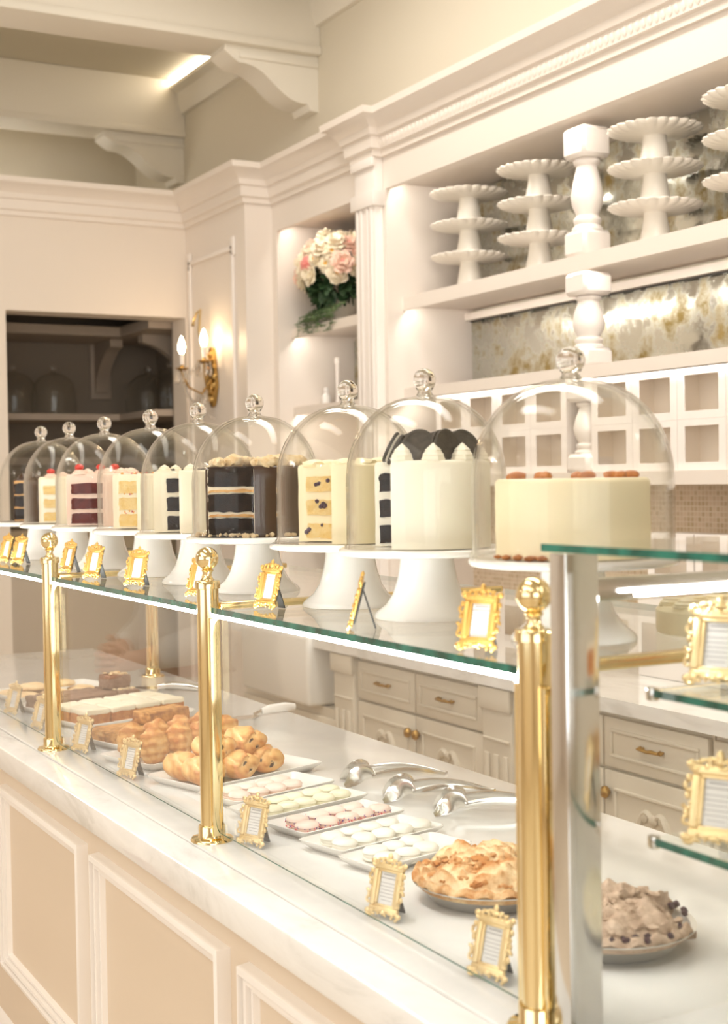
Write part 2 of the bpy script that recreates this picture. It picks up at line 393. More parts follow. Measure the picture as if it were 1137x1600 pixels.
# ================================================================== THE ROOM
FY = 6.47                                   # far wall with the doorway
struct('floor', B().box(-4.5, 3.3, -4, 7.7, -.06, 0), M['floor'], 'beige tiled shop floor', 'floor')
struct('ceiling', B().box(-4.7, 3.4, -4.2, 8.1, 3.70, 3.8), M['ceil'], 'grey green ceiling between the white beams', 'ceiling')
b = B(); b.box(3.10, 3.25, -4, 7.7, 0, 2.93); b.box(2.80, 3.25, -4, 8.0, 2.93, 3.70)
struct('wall_right', b, M['upper'], 'plain beige wall above the shelving', 'wall')
b = B(); b.box(-4.5, 1.66, FY, 6.64, 0, 2.93); b.box(1.66, 2.62, FY, 6.64, 2.35, 2.93); b.box(2.551, 2.62, 6.46, 6.64, 0, 2.35)
struct('wall_back', b, M['paint'], 'cream wall with the opening to the dark store room', 'wall')
struct('wall_back_upper', B().box(-4.5, 2.8, 7.85, 8.0, 2.8, 3.70), M['upper'], 'grey green wall recessed above the cornice', 'wall')
b = B()
for (y0, y1, z0, z1) in ((-4, -1.5, 0, 3.7), (3.9, 8, 0, 3.7), (-1.5, 3.9, 0, .6), (-1.5, 3.9, 3.2, 3.7)): b.box(-4.7, -4.5, y0, y1, z0, z1)
struct('wall_left', b, M['paint'], 'cream wall with the long shop window', 'wall')
b = B()
for (x0, x1, z0, z1) in ((-4.5, -3.2, 0, 3.7), (1.6, 3.25, 0, 3.7), (-3.2, 1.6, 0, .6), (-3.2, 1.6, 3.2, 3.7)): b.box(x0, x1, -4.2, -4, z0, z1)
struct('wall_front', b, M['paint'], 'cream wall with the shop front window', 'wall')
b = B()
for k in range(5): y = -1.5 + 5.4*k/4; b.box(-4.62, -4.56, y-.04, y+.04, .6, 3.2)
for z in (.63, 2.5, 3.17): b.box(-4.62, -4.56, -1.5, 3.9, z-.03, z+.03)
w = struct('window_1', b, M['white_trim'], 'white framed long shop window', 'window'); part('pane', B().box(-4.595, -4.589, -1.5, 3.9, .6, 3.2), M['pane'], w)
b = B()
for k in range(5): x = -3.2 + 4.8*k/4; b.box(x-.04, x+.04, -4.12, -4.06, .6, 3.2)
for z in (.63, 2.5, 3.17): b.box(-3.2, 1.6, -4.12, -4.06, z-.03, z+.03)
w = struct('window_2', b, M['white_trim'], 'white framed shop front window', 'window'); part('pane', B().box(-3.2, 1.6, -4.095, -4.089, .6, 3.2), M['pane'], w)

# beams, corbels, cove
def beam(n, y0):
    b = B(); b.box(-4.5, 2.80, y0, y0+.22, 3.40, 3.699, .006); b.box(-4.5, 2.80, y0-.012, y0+.232, 3.396, 3.432, .004)
    struct('ceiling_beam', b, M['beam'], n, 'beam')
def corbel(lab, y0, mat, x1=2.80, zt=3.40, L=.44, Hh=.245, w=.16, nm='corbel'):
    """scrolled bracket; profile in x,z, x1 = wall, extruded in y"""
    p = [(x1, zt), (x1-L, zt), (x1-L-.005, zt-.03*Hh/.245), (x1-L*.93, zt-.055*Hh/.245)]
    for k in range(13):
        f = k/12; x = x1-L*.86+f*L*.74; z = zt - Hh*(.30 + .58*(f-.155*math.sin(2*PI*f)))
        p.append((x, z))
    p += [(x1-L*.09, zt-Hh*.99), (x1, zt-Hh)]
    b = B(); b.prism(p, y0, y0+w, 'y')
    o = tag(link(nm, b.mesh(nm, 50), mat), lab, 'bracket')
    b = B(); b.box(x1-L*.86, x1, y0-.012, y0+w+.012, zt-.055*Hh/.245, zt-.030*Hh/.245, .003)
    part('moulding', b, mat, o)
    return o
beam('white ceiling beam near the shelving, crossing the top corner', 5.43); beam('white ceiling beam over the cream wall with the dark opening', 7.04)
corbel('white scrolled bracket under the upper ceiling beam beside the lit cove', 5.46, M['beam']); corbel('white scrolled bracket under the farther ceiling beam', 7.07, M['beam'])
b = B(); b.prism([(2.80, 3.52), (2.775, 3.52), (2.76, 3.56), (2.755, 3.63), (2.715, 3.645), (2.715, 3.665), (2.80, 3.665)], 5.65, 7.04, 'y')
struct('trim_1', b, M['beam'], 'cove moulding between two ceiling beams', 'moulding')
single('cove_light', B().box(2.725, 2.79, 5.66, 7.03, 3.665, 3.69), M['cove'], 'bright strip light along the ceiling cove between two beams', 'strip light')
b = B(); b.prism([(2.80, 3.52), (2.775, 3.52), (2.76, 3.56), (2.755, 3.63), (2.715, 3.645), (2.715, 3.665), (2.80, 3.665)], 1.0, 5.43, 'y')
struct('trim_2', b, M['beam'], 'cove moulding along the ceiling beside the shelving', 'moulding')

single('ledge_light', B().box(-.5, 2.3, 7.70, 7.715, 2.931, 2.945), M['ledwarm'], 'hidden strip light on the ledge behind the far cornice', 'strip light')
struct('trim_6', B().box(-4.5, 2.8, 6.64, 7.85, 2.88, 2.93), M['ceil'], 'flat ledge over the store room, behind the far cornice', 'ledge')
# store room behind the doorway
b = B(); b.box(.5, 3.1, 7.55, 7.7, 0, 2.8); b.box(2.80, 3.1, 6.64, 7.55, 0, 2.8); b.box(.5, .62, 6.64, 7.55, 0, 2.8); 
b.box(2.552, 2.8, 6.641, 6.655, 0, 2.72)
struct('ceiling_storage', B().box(.5, 2.8, 6.645, 7.55, 2.72, 2.79), M['upper'], 'grey green ceiling of the store room', 'ceiling')
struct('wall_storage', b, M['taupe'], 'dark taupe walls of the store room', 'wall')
def lshelf(nm, lab, z0, z1, xs, ys):
    b = B(); b.prism([(.62, 7.55), (.62, ys), (xs, ys), (xs, 6.66), (2.80, 6.66), (2.80, 7.55)], z0, z1, 'z')
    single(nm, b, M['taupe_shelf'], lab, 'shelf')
lshelf('corner_shelf', 'lower corner shelf in the dark store room, carrying glass domes', 1.872, 1.905, 2.45, 7.19)
lshelf('corner_shelf', 'upper empty corner shelf in the dark store room, near the head of the opening', 2.315, 2.365, 2.43, 7.10)
def store_bracket(lab, x, y, alongx):
    p = [(0, 0), (-.30, 0), (-.30, -.04)] + [(-.27+.22*k/8, -.05-.15*(k/8)**1.6) for k in range(9)] + [(-.03, -.27), (0, -.29)]
    b = B(); b.prism(p, -.035, .035, 'y')
    b.box(-.02, .0, -.06, .06, -.31, 0, .004)
    if not alongx: b.xf(rotm('Z', -PI/2) @ rotm('Z', PI))
    b.xf(tr(x, y, 2.315)); single('shelf_bracket', b, M['taupe_shelf'], lab, 'bracket')
store_bracket('dark scrolled shelf bracket on the store room back wall', 2.46, 7.55, False)
store_bracket('dark scrolled shelf bracket on the store room side wall', 2.80, 6.98, True)
b = B(); b.sweep([(2.80, 6.66), (2.80, 7.55), (.62, 7.55)], [(0, 1.64), (.02, 1.64), (.02, 1.68), (0, 1.68)])
struct('trim_3', b, M['taupe_shelf'], 'rail on the store room wall', 'rail')

# ================================================================== BUILT-IN SHELVING (back bar)
b = B()
for y0, y1 in ((1.5, 4.70), (4.88, 5.70)):
    b.box(2.70, 2.722, y0, y1, 2.665, 2.93); b.box(2.722, 3.10, y0, y1, 2.69, 2.93)      # frieze with a lip, soffit
b.box(2.70, 3.10, 4.70, 4.88, .917, 2.93)                        # partition between the bays
b.box(2.70, 3.10, 5.70, 5.75, .917, 2.93)                        # niche end
b.box(2.70, 3.10, 1.45, 1.5, 0, 2.93)
unit = tag(link('built_in_shelving', b.mesh('built_in_shelving'), M['trim']), 'cream built-in shelving along the wall, framing the mirrors and niche', 'shelving')
b = B(); b.box(2.66, 2.70, 4.72, 4.88, .915, 2.80, .003)
for yy in (4.735, 4.765, 4.815, 4.845): b.box(2.652, 2.66, yy, yy+.018, 1.0, 2.60, .003)
b.box(2.645, 2.70, 4.705, 4.895, 2.60, 2.66, .004); b.box(2.645, 2.70, 4.705, 4.895, .92, 1.02, .004)
part('pilaster', b, M['white_trim'], unit)
b = B(); b.box(2.565, 3.10, 5.75, 6.64, 0, 2.93); part('panel_section', b, M['trim'], unit)
b = B()
def frame_on_x(b, x, y0, y1, z0, z1, w=.022, t=.014):
    b.ringx(x-t, x, y0, y1, z0, z1, w, w, w, .004)
frame_on_x(b, 2.565, 5.87, 6.42, 1.05, 2.62); b.box(2.551, 2.565, 5.855, 5.90, 2.57, 2.66, .008); b.box(2.551, 2.565, 6.39, 6.435, 2.57, 2.66, .008)
part('panel_moulding', b, M['white_trim'], unit)
# cornice round the whole built-in and along the far wall
prof = [(0, 2.79), (.014, 2.79), (.016, 2.812), (.030, 2.818), (.032, 2.862), (.044, 2.866), (.050, 2.89), (.085, 2.925), (.100, 2.930), (.104, 2.955), (-.08, 2.955), (-.08, 2.79)]
b = B(); b.sweep([(2.70, 1.5), (2.70, 4.72), (2.66, 4.72), (2.66, 4.88), (2.70, 4.88), (2.70, 5.75), (2.565, 5.75), (2.565, FY), (-4.5, FY)], prof)
for k in range(96): b.ball((2.668, 2.0+.0283*k, 2.840), 1, 1, (.007, .010, .018))
struct('trim_4', b, M['trim'], 'cream crown moulding above the shelving and doorway', 'cornice', 30)
b = B()
for y0, y1 in ((4.72, 4.88),): b.box(2.645, 2.66, y0-.01, y1+.01, 2.755, 2.79, .003)
part('capital', b, M['white_trim'], unit)

# shelves
def shelf(lab, y0, y1, zt, th, x0=2.77, x1=3.10):
    b = B(); b.prism([(x0, zt), (x1, zt), (x1, zt-th+.016), (x0+.014, zt-th+.016), (x0+.014, zt-th), (x0, zt-th)], y0, y1, 'y'); single('wall_shelf', b, M['trim'], lab, 'shelf')
shelf('upper cream shelf carrying the stacked white cake stands', 1.5, 4.70, 2.245, .052)
shelf('middle cream shelf below the mirrored back, above the window boxes', 1.5, 4.70, 1.887, .041)
shelf('lower cream shelf carrying the white window boxes', 1.5, 4.70, 1.543, .041)
shelf('upper niche shelf carrying the flower arrangement', 4.88, 5.70, 2.222, .042)
shelf('middle niche shelf carrying a slim white candlestick', 4.88, 5.70, 1.868, .040)
shelf('lowest niche shelf close above the back counter', 4.88, 5.70, 1.45, .040)
# mirrors
def mirror(lab, y0, y1, z0, z1):
    b = B(); b.box(3.088, 3.0995, y0, y1, z0, z1, .002); single('antique_mirror', b, M['mirror'], lab, 'mirror')
mirror('spotted antique mirror behind the stacked cake stands', 1.5, 4.695, 2.246, 2.688)
mirror('spotted antique mirror below the cake stand shelf', 1.5, 4.695, 1.888, 2.165)
mirror('spotted antique mirror at the back of the niche behind the flowers', 4.89, 5.695, 2.224, 2.688)
mirror('spotted antique mirror at the back of the niche behind the candlestick', 4.89, 5.695, 1.87, 2.179)
single('rail_shadow_strip', B().box(3.080, 3.088, 1.5, 4.694, 2.160, 2.1645), M['dark'], 'thin dark strip standing for the rail shadow along the top of the lower mirror', 'painted shadow')  # dark strip stands in for the rail's shadow on the mirror
b = B(); b.box(3.06, 3.10, 1.5, 4.70, 2.165, 2.193); struct('trim_5', b, M['trim'], 'cream rail behind the cake stand shelf', 'rail')
# backsplash
struct('wall_backsplash', B().box(3.085, 3.10, 1.5, 4.70, .915, 1.502), M['mosaic'], 'stone mosaic backsplash over the back counter', 'backsplash')
# strip lights under soffit and shelves
def strip(lab, y0, y1, z, x, mat='ledwarm'):
    single('strip_light', B().box(x, x+.010, y0, y1, z-.007, z-.0005), M[mat], lab, 'strip light')
strip('warm strip light under the soffit above the stacked cake stands', 1.55, 4.68, 2.69, 2.724)
strip('warm strip light under the cake stand shelf', 1.55, 4.68, 2.209, 2.786)
strip('warm strip light under the middle shelf, lighting the window boxes', 1.55, 4.68, 1.862, 2.786)
strip('warm strip light at the top of the flower niche', 4.9, 5.68, 2.69, 2.724)
strip('warm strip light under the flower shelf', 4.9, 5.68, 2.196, 2.786)
strip('warm strip light under the candlestick shelf', 4.9, 5.68, 1.844, 2.786)

# balusters
def baluster(lab, y, z0, z1, x=2.835):
    t = empty('baluster', (x, y, z0), 0, lab, 'baluster', 'turned balusters between the shelves'); H = z1-z0; w = .058
    k = H/.42
    b = B(); b.box(-w, w, -w, w, 0, .085*k, .012, seg=1); part('lower_block', b, M['white_trim'], t)
    b = B(); b.box(-w, w, -w, w, H-.10*k, H, .012, seg=1); part('upper_block', b, M['white_trim'], t)
    pf = [(.050, .084), (.050, .095), (.040, .105), (.046, .115), (.046, .125), (.036, .135), (.050, .17), (.054, .20), (.046, .245), (.036, .285), (.034, .295), (.042, .303), (.044, .312), (.036, .322)]
    b = B(); b.lathe([(r, z*k) for r, z in pf], 28); part('turned_shaft', b, M['white_trim'], t, 50)
for y in (3.615, 1.95):
    d_ = 'beside a cake stand stack' if y > 3 else 'near the end of the shelving'
    baluster('white turned baluster between soffit and cake stand shelf, '+d_, y, 2.245, 2.665)
    baluster('white turned baluster under the cake stand shelf, '+d_, y, 1.887, 2.193)
    baluster('short white turned baluster between the window boxes, '+d_, y, 1.543, 1.846)

# ================================================================== BACK COUNTER
single('marble_worktop', B().prism([(2.42, 1.55), (3.084, 1.55), (3.084, 5.69), (2.42, 5.69), (2.42, 5.489), (2.922, 5.489), (2.922, 4.84), (2.42, 4.84)], .875, .915), M['marble'], 'long marble worktop of the back counter below the mosaic', 'worktop')
CAB = 'cream base cabinets of the back counter'
def bevel_panel(b, x, y0, y1, z0, z1, t=.018, inset=.03):
    b.box(x-t, x, y0, y1, z0, z1, .003)
    b.ringx(x-t-.007, x-t+.001, y0+inset, y1-inset, z0+inset, z1-inset, .010, .010, .010, .003)
def ornament(b, x, yc, z0, w):
    """applied scroll below the top of a door: two S-curves meeting in a crest"""
    for sgn in (-1, 1):
        pts = []
        for k in range(15):
            f = k/14; pts.append((x, yc+sgn*w*(.04+.96*f), z0 - .02 - .10*f**1.5 + .028*math.sin(f*2*PI)))
        b.tube(pts, [.009*(1-.5*abs(2*k/14-1))+.002 for k in range(15)], 6)
        b.ball((x, yc+sgn*w*.30, z0-.016), .018, 1, (.5, 1, 1)); b.ball((x, yc+sgn*w*.92, z0-.115), .015, 1, (.5, 1, 1))
    b.ball((x, yc, z0-.02), .02, 1, (.5, 1, .8))
def pull(b, x, y, z):
    b.tube([(x-.022, y-.042, z), (x-.026, y-.02, z+.002), (x-.024, y, z-.002), (x-.026, y+.02, z+.002), (x-.022, y+.042, z)], [.004, .006, .0045, .006, .004], 8)
    for s_ in (-1, 1): b.ball((x-.012, y+s_*.040, z), .008, 1); b.tube([(x, y+s_*.040, z), (x-.022, y+s_*.040, z)], .0035, 6)
def cabinet(lab, y0, y1, drawers=True):
    t = empty('base_cabinet', (2.47, (y0+y1)/2, 0), 0, lab, 'cabinet', CAB)
    T = tr(-2.47, -(y0+y1)/2, 0)
    b = B(); b.box(2.468, 3.08, y0, y1, .09, .874 if drawers else .636); b.box(2.52, 3.05, y0, y1, 0, .09); part('carcass', b.xf(T), M['cab'], t)
    ym = (y0+y1)/2
    for a, c in ((y0+.008, ym-.004), (ym+.004, y1-.008)):
        if drawers:
            b = B(); bevel_panel(b, 2.468, a, c, .715, .855); dr = part('drawer', b.xf(T), M['cab'], t)
            b = B(); pull(b, 2.45, (a+c)/2, .79); part('handle', b.xf(T), M['oldbrass'], dr)
        zt = .705 if drawers else .60
        b = B(); bevel_panel(b, 2.468, a, c, .10, zt, inset=.045); ornament(b, 2.446, (a+c)/2, zt-.085, (c-a)*.30)
        dr = part('door', b.xf(T), M['cab'], t)
        kn = c-.022 if a < ym-.01 else a+.022
        b = B(); b.ball((2.432, kn, zt-.06), .017, 2, (.8, 1, 1.1), amp=.15, fr=3); b.tube([(2.45, kn, zt-.06), (2.435, kn, zt-.06)], .005, 8); part('knob', b.xf(T), M['oldbrass'], dr)
def cab_pilaster(lab, y0, y1):
    b = B(); b.box(2.440, 3.08, y0, y1, .001, .8735, .003)
    b.box(2.425, 2.44, y0-.004, y1+.004, .80, .870, .004); b.box(2.432, 2.44, y0+.01, y1-.01, .70, .71, .003)
    for k in range(3): yy = y0+.03+k*(y1-y0-.06)/2.0; b.box(2.431, 2.44, yy-.012, yy+.012, .14, .66, .004)
    b.box(2.425, 2.44, y0-.004, y1+.004, .001, .10, .004)
    single('cabinet_pilaster', b, M['cab'], lab, 'pilaster', 'fluted pilasters of the back counter')
cab_pilaster('fluted cream pilaster between drawer cabinets of the back counter', 3.515, 3.678)
cab_pilaster('fluted cream pilaster between the sink and the drawer cabinet', 4.545, 4.705)
cabinet('cream drawer cabinet with brass pulls, next to the sink', 3.684, 4.540)
cabinet('cream drawer cabinet behind the glass display case', 2.65, 3.510)
cabinet('cream drawer cabinet at the near end of the back counter', 1.75, 2.645)
# sink
cabinet('low cream sink cabinet under the white apron sink', 4.71, 5.60, False)
b = B(); b.box(2.395, 2.92, 4.842, 5.487, .640, .917, .018, seg=3)
b.box(2.46, 2.86, 4.90, 5.43, .9165, .9175); single('apron_sink', b, M['sink'], 'white ceramic apron-front sink set into the back counter', 'sink')

# ================================================================== THINGS ON THE SHELVING
def window_box(lab, y0, z0, grp):
    w, h, d, x = .203, .150, .085, 2.80
    t = empty('pastry_box', (x+d/2, y0+w/2, z0), 0, lab, 'box', grp)
    b = B(); m0 = .030; a = -d/2; th = .003
    b.box(a+.002, d/2, -w/2, -w/2+th, 0, h); b.box(a+.002, d/2, w/2-th, w/2, 0, h); b.box(a+.002, d/2, -w/2+th, w/2-th, 0, th); b.box(a+.002, d/2, -w/2+th, w/2-th, h-th, h)
    b.ringx(a-.001, a+.002, -w/2, w/2, 0, h, m0, .020, .024)
    part('carton', b, M['boxw'], t)
    b = B(); b.box(d/2-.004, d/2-.001, -w/2+th, w/2-th, th, h-th); b.box(a+.003, d/2-.004, -w/2+th, -w/2+th+.001, th, h-th); b.box(a+.003, d/2-.004, w/2-th-.001, w/2-th, th, h-th); b.box(a+.003, d/2-.004, -w/2+th+.001, w/2-th-.001, th, th+.001); b.box(a+.003, d/2-.004, -w/2+th+.001, w/2-th-.001, h-th-.001, h-th)
    part('lining', b, M['boxin'], t)
    b = B(); b.box(a+.003, a+.0035, -w/2+m0, w/2-m0, .024, h-.020); part('window_film', b, M['film'], t)
right = [3.563-.2045*(k+1) for k in range(6)]; left = [3.693+.2045*k for k in range(4)]
for row, z0 in (('lower', 1.5432), ('upper', 1.6936)):
    for k, y in enumerate(right): window_box('white window box, %s row, %s nearward of the short baluster' % (row, ORD[k]), y, z0, 'white window boxes on the lower shelf')
    for k, y in enumerate(left): window_box('white window box, %s row, %s from the short baluster toward the niche' % (row, ORD[k]), y, z0, 'white window boxes on the lower shelf')
for k, y in enumerate((2.67, 2.88, 3.09)):
    window_box('white window box on the back worktop below the mosaic, %s from the near end' % ORD[k], y, 1.205, 'white window boxes above the worktop')
b = B(); b.box(2.78, 3.08, 2.55, 3.32, .9155, 1.2045, .004); single('white_cabinet', b, M['boxw'], 'plain white cabinet on the back worktop carrying window boxes', 'cabinet')

# stacked cake stands on the upper shelf
def stack_stand_mesh():
    pl = B(); Rr = .152
    pl.lathe([(0, .112), (.05, .112), (.105, .116), (.135, .122), (Rr-.003, .130), (Rr, .1335), (Rr-.004, .1365), (.132, .128), (.105, .1225), (.05, .1205), (0, .1205)], 144, scal=(.128, .10), nsc=24)
    ft = B(); ft.lathe([(.066, 0), (.062, .004), (.050, .03), (.042, .07), (.037, .10), (.036, .113)], 32)
    return pl.mesh('plate', 60), ft.mesh('pedestal', 60)
PLM, FTM = stack_stand_mesh()
names = {0: 'bottom', 1: 'middle', 2: 'top'}
for si, (y, lab) in enumerate(((4.462, 'farthest stack on the mirrored shelf'), (4.010, 'stack just behind the baluster'), (3.392, 'stack beside the baluster on its near side'), (2.96, 'stack cut by the edge of the photograph'))):
    for k in range(3):
        t = empty('cake_stand', (2.93, y, 2.246 + .1208*k), rnd.random()*.26, 'white scalloped cake stand, %s one of the %s' % (names[k], lab), 'cake stand', 'stacked white cake stands on the upper shelf')
        link('plate', PLM, M['milk'], t); link('pedestal', FTM, M['milk'], t)

# flower arrangement in the niche
t = empty('flower_arrangement', (2.91, 5.47, 2.223), 0, 'round arrangement of cream and pink flowers with dark foliage in the niche', 'flowers')
b = B(); b.lathe([(.05, 0), (.06, .01), (.055, .03), (.075, .07), (.085, .11), (.08, .115), (.07, .09), (0, .09)], 24); part('urn', b, M['stone'], t)
def bloom(b, c, r, nrm, lay=3, n=6):
    q = Vector(nrm).to_track_quat('Z', 'Y').to_matrix()
    for l in range(lay):
        for k in range(n-l):
            a = 2*PI*k/(n-l)+l*.6+rnd.random()*.3; tl = .35+.38*l
            loc = Vector((math.cos(a)*r*(.58-.18*l), math.sin(a)*r*(.58-.18*l), r*.14*l))
            rm = q @ Matrix.Rotation(a, 3, 'Z') @ Matrix.Rotation(-tl, 3, 'Y')
            b.ball(Vector(c)+q @ loc, r*.52, 1, (1, .95, .22), rm, amp=.25, fr=1.7, seed=rnd.random()*9)
flowers = []
C0 = Vector((-.04, .0, .225))
i = 0
for k in range(46):
    zz = 1 - 1.25*(k+.5)/46; a = k*2.39996; s_ = math.sqrt(max(0, 1-zz*zz))
    n_ = Vector((s_*math.cos(a), s_*math.sin(a), zz))
    if n_.x > .55: continue
    p = C0 + Vector((n_.x*.125, n_.y*.185, n_.z*.165)) + Vector((rnd.uniform(-.02, .02),)*3)
    kind = rnd.choice(['petal', 'petal', 'petal', 'petal', 'petalpink'])
    b = B(); bloom(b, p, rnd.uniform(.042, .062), n_)
    f = part('blossom', b, M[kind], t)
    b = B(); b.ball(p+n_*.012, .011, 1); part('flower_centre', b, M['pollen' if kind == 'petal' else 'petalrose'], f)
b = B(); bloom(b, C0+Vector((-.135, -.01, .035)), .040, (-1, -.4, .3), 4, 7); f = part('blossom', b, M['petalrose'], t, label='deep pink rose')
def leafs(b, n, fz, R0, size, droop):
    for k in range(n):
        a = rnd.uniform(0, 2*PI); el = rnd.uniform(*fz)
        n_ = Vector((math.cos(a)*math.cos(el), math.sin(a)*math.cos(el), math.sin(el)))
        if n_.x > .6: continue
        p = C0 + Vector((n_.x*R0*.75, n_.y*R0, n_.z*R0)) + Vector((0, 0, -droop*rnd.random()))
        q = n_.to_track_quat('X', 'Z').to_matrix() @ Matrix.Rotation(rnd.uniform(-.9, .9), 3, 'Y') @ Matrix.Rotation(rnd.uniform(-1, 1), 3, 'X')
        b.ball(p, size*rnd.uniform(.7, 1.2), 1, (1, .45, .07), q)
b = B(); leafs(b, 170, (-1.0, .3), .135, .042, .02); part('leaves', b, M['leaf'], t)['kind'] = 'stuff'
b = B(); leafs(b, 45, (.0, 1.5), .165, .032, 0); part('sprigs', b, M['leaf'], t)['kind'] = 'stuff'
b = B()
for k in range(34):
    y = rnd.uniform(-.17, .17); xe = -rnd.uniform(.145, .165); dr = rnd.uniform(-.01, .075) if k % 3 else .01
    pts = [Vector((-.07+(xe+.07)*min(f*1.25, 1), y+rnd.uniform(-.05, .05)*f, .085-.07*f if f < .8 else .025-dr*(f-.75)*4)) for f in (0, .2, .4, .6, .8, .9, 1)]
    b.tube(pts, .0018, 5)
    for p in pts[1:]:
        for sg in (-1, 1):
            q = Matrix.Rotation(sg*1.0+rnd.uniform(-.3, .3), 3, 'Z'); b.ball(p+Vector((0, sg*.012, 0)), .017, 1, (1, .34, .10), q)
part('fern_fronds', b, M['fern'], t)['kind'] = 'stuff'

# candlestick and small jar in the niche
b = B(); b.lathe([(.035, 0), (.035, .006), (.012, .012), (.010, .02), (.010, .19), (.016, .20), (.012, .205), (.014, .215), (.010, .222), (0, .222)], 20, tr(2.95, 5.60, 1.8685)); single('candlestick', b, M['white_trim'], 'slim white candlestick standing in the niche', 'candlestick')
b = B(); b.lathe([(.02, 0), (.022, .005), (.022, .05), (.012, .06), (.008, .065), (.012, .08), (.009, .09), (0, .092)], 16, tr(2.92, 5.66, 1.8685)); single('lidded_jar', b, M['china'], 'tiny white lidded jar in the niche corner', 'jar')

# wall sconce on the panel beside the doorway
t = empty('wall_sconce', (2.564, 6.13, 1.93), 0, 'antique brass wall sconce with two lit candle bulbs and crystal drops', 'wall lamp')
b = B(); b.prism([(.045*math.sin(a)*(1+.18*math.cos(3*a)), .10+.13*math.cos(a)*(1+.10*math.cos(2*a))) for a in [2*PI*k/32 for k in range(32)]], -.02, 0, 'x')
for k in range(16): a = 2*PI*k/16; b.ball((-.016, .038*math.sin(a), .10+.11*math.cos(a)), .014, 1, (1, .9, 1.3))
b.jit(.003, 60); part('back_plate', b, M['oldbrass'], t)
b = B(); b.tube([(-.01, 0, .15), (-.05, .02, .24), (-.06, .04, .32), (-.05, .05, .40), (-.03, .09, .43), (-.03, .14, .42), (-.04, .155, .385), (-.05, .14, .36)], [.006]*6+[.007, .009], 8); part('scroll_finial', b, M['satin'], t)
for (dx, dy, zz) in ((-.165, .0, .195), (-.075, -.055, .228)):
    b = B(); b.tube([(-.012, 0, .10), (dx*.4, dy*.3, .02), (dx*.8, dy*.8, .05), (dx, dy, .11), (dx, dy, zz-.06)], .0055, 8); ar = part('arm', b, M['oldbrass'], t)
    b = B(); b.lathe([(.004, -.012), (.012, -.008), (.034, .004), (.032, .006), (.010, .0), (.008, .02), (0, .02)], 20, tr(dx, dy, zz-.06)); part('drip_cup', b, M['oldbrass'], ar)
    b = B(); b.lathe([(.0105, 0), (.0105, .052), (0, .052)], 14, tr(dx, dy, zz-.04)); part('candle_sleeve', b, M['white_trim'], ar)
    b = B(); b.lathe([(.008, 0), (.015, .015), (.0175, .032), (.013, .055), (.006, .074), (0, .086)], 18, tr(dx, dy, zz+.012)); part('bulb', b, M['bulb'], ar)
    for k in range(7):
        a = 2*PI*k/7; px_, py_ = dx+.032*math.cos(a), dy+.032*math.sin(a)
        b = B(); b.lathe([(0, -.075), (.007, -.06), (.0085, -.045), (.004, -.015), (.0015, 0), (0, 0)], 6, tr(px_, py_, zz-.058)); part('crystal_drop', b, M['crystal'], t, 10)
b = B()
for k in range(26):
    f = k/25; p = Vector((-.02-.13*math.sin(PI*f), .03-.06*f, .20-.30*f)); b.ball(p, .009, 1)
part('crystal_strand', b, M['crystal'], t, 10)
for k in range(6):
    b = B(); b.lathe([(0, -.10), (.009, -.085), (.011, -.06), (.004, -.02), (0, 0)], 6, tr(-.03-.02*k, .03-.012*k, .08-.02*k)); part('crystal_drop', b, M['crystal'], t, 10)

b = B(); b.box(.64, 2.785, 6.95, 7.52, .06, 1.27, .004); b.box(.64, 2.785, 6.98, 7.5, 0, .06); b.box(.635, 2.79, 6.92, 7.53, 1.27, 1.30, .004)
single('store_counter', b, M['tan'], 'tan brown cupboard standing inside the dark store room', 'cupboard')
# glass domes stored in the dark room
def dome_profile(r, h, thick=.003, flat=.55):
    """bell: straight wall then an elliptical crown; closed shell"""
    hc = r*1.06; out = [(r+.003, 0), (r+.0035, .004), (r, .008)] + [(r, .008+(h-hc-.008)*k/4) for k in range(1, 5)]
    out += [(r*math.cos(a)**.86 if math.cos(a) > 0 else 0, h-hc+hc*math.sin(a)) for a in [PI/2*k/14 for k in range(1, 14)]] + [(.012, h+.001)]
    inn = [(max(p[0]-thick, .004), p[1] - (thick if p[1] > h-hc else 0)) for p in out[2:-1]]
    return out + [(0, h+.001)], inn
def dome_mesh(r, h):
    o, n_ = dome_profile(r, h)
    b = B(); b.lathe(o, 64, cap=False)
    inn = [(r-.001, 0)] + n_ + [(0, h-.003)]
    b.lathe(inn, 64, cap=False)
    return b.mesh('glass_bell', 70)
def knob_mesh(h, k=1):
    b = B(); b.lathe([(0, h-.003), (.0135, h-.002), (.0125, h+.002), (.0105, h+.005), (.0105, h+.008), (.0125, h+.0095)] + [(.0175*math.sin(a), h+.0235-.0175*math.cos(a)) for a in [PI*q/14 for q in range(4, 15)]], 28)
    return b.mesh('knob', 60)
BIG = dome_mesh(.121, .2275); KNB = knob_mesh(.2275)
def dome(lab, x, y, z, grp, sc=1.0):
    t = empty('glass_dome', (x, y, z), 0, lab, 'glass dome', grp); t.scale = (sc, sc, 1)
    link('glass_bell', BIG, M['dome'], t); link('knob', KNB, M['crystal'], t)
    return t
for lab, x, y in (('glass dome on the store room shelf, cut by the edge of the opening', 1.925, 7.36), ('glass dome on the store room back shelf, beside the bracket', 2.14, 7.36), ('glass dome in the corner of the store room shelf', 2.64, 7.27), ('glass dome on the store room side shelf, next to the opening jamb', 2.64, 6.92)):
    dome(lab, x, y, 1.906, 'glass domes in the dark store room')

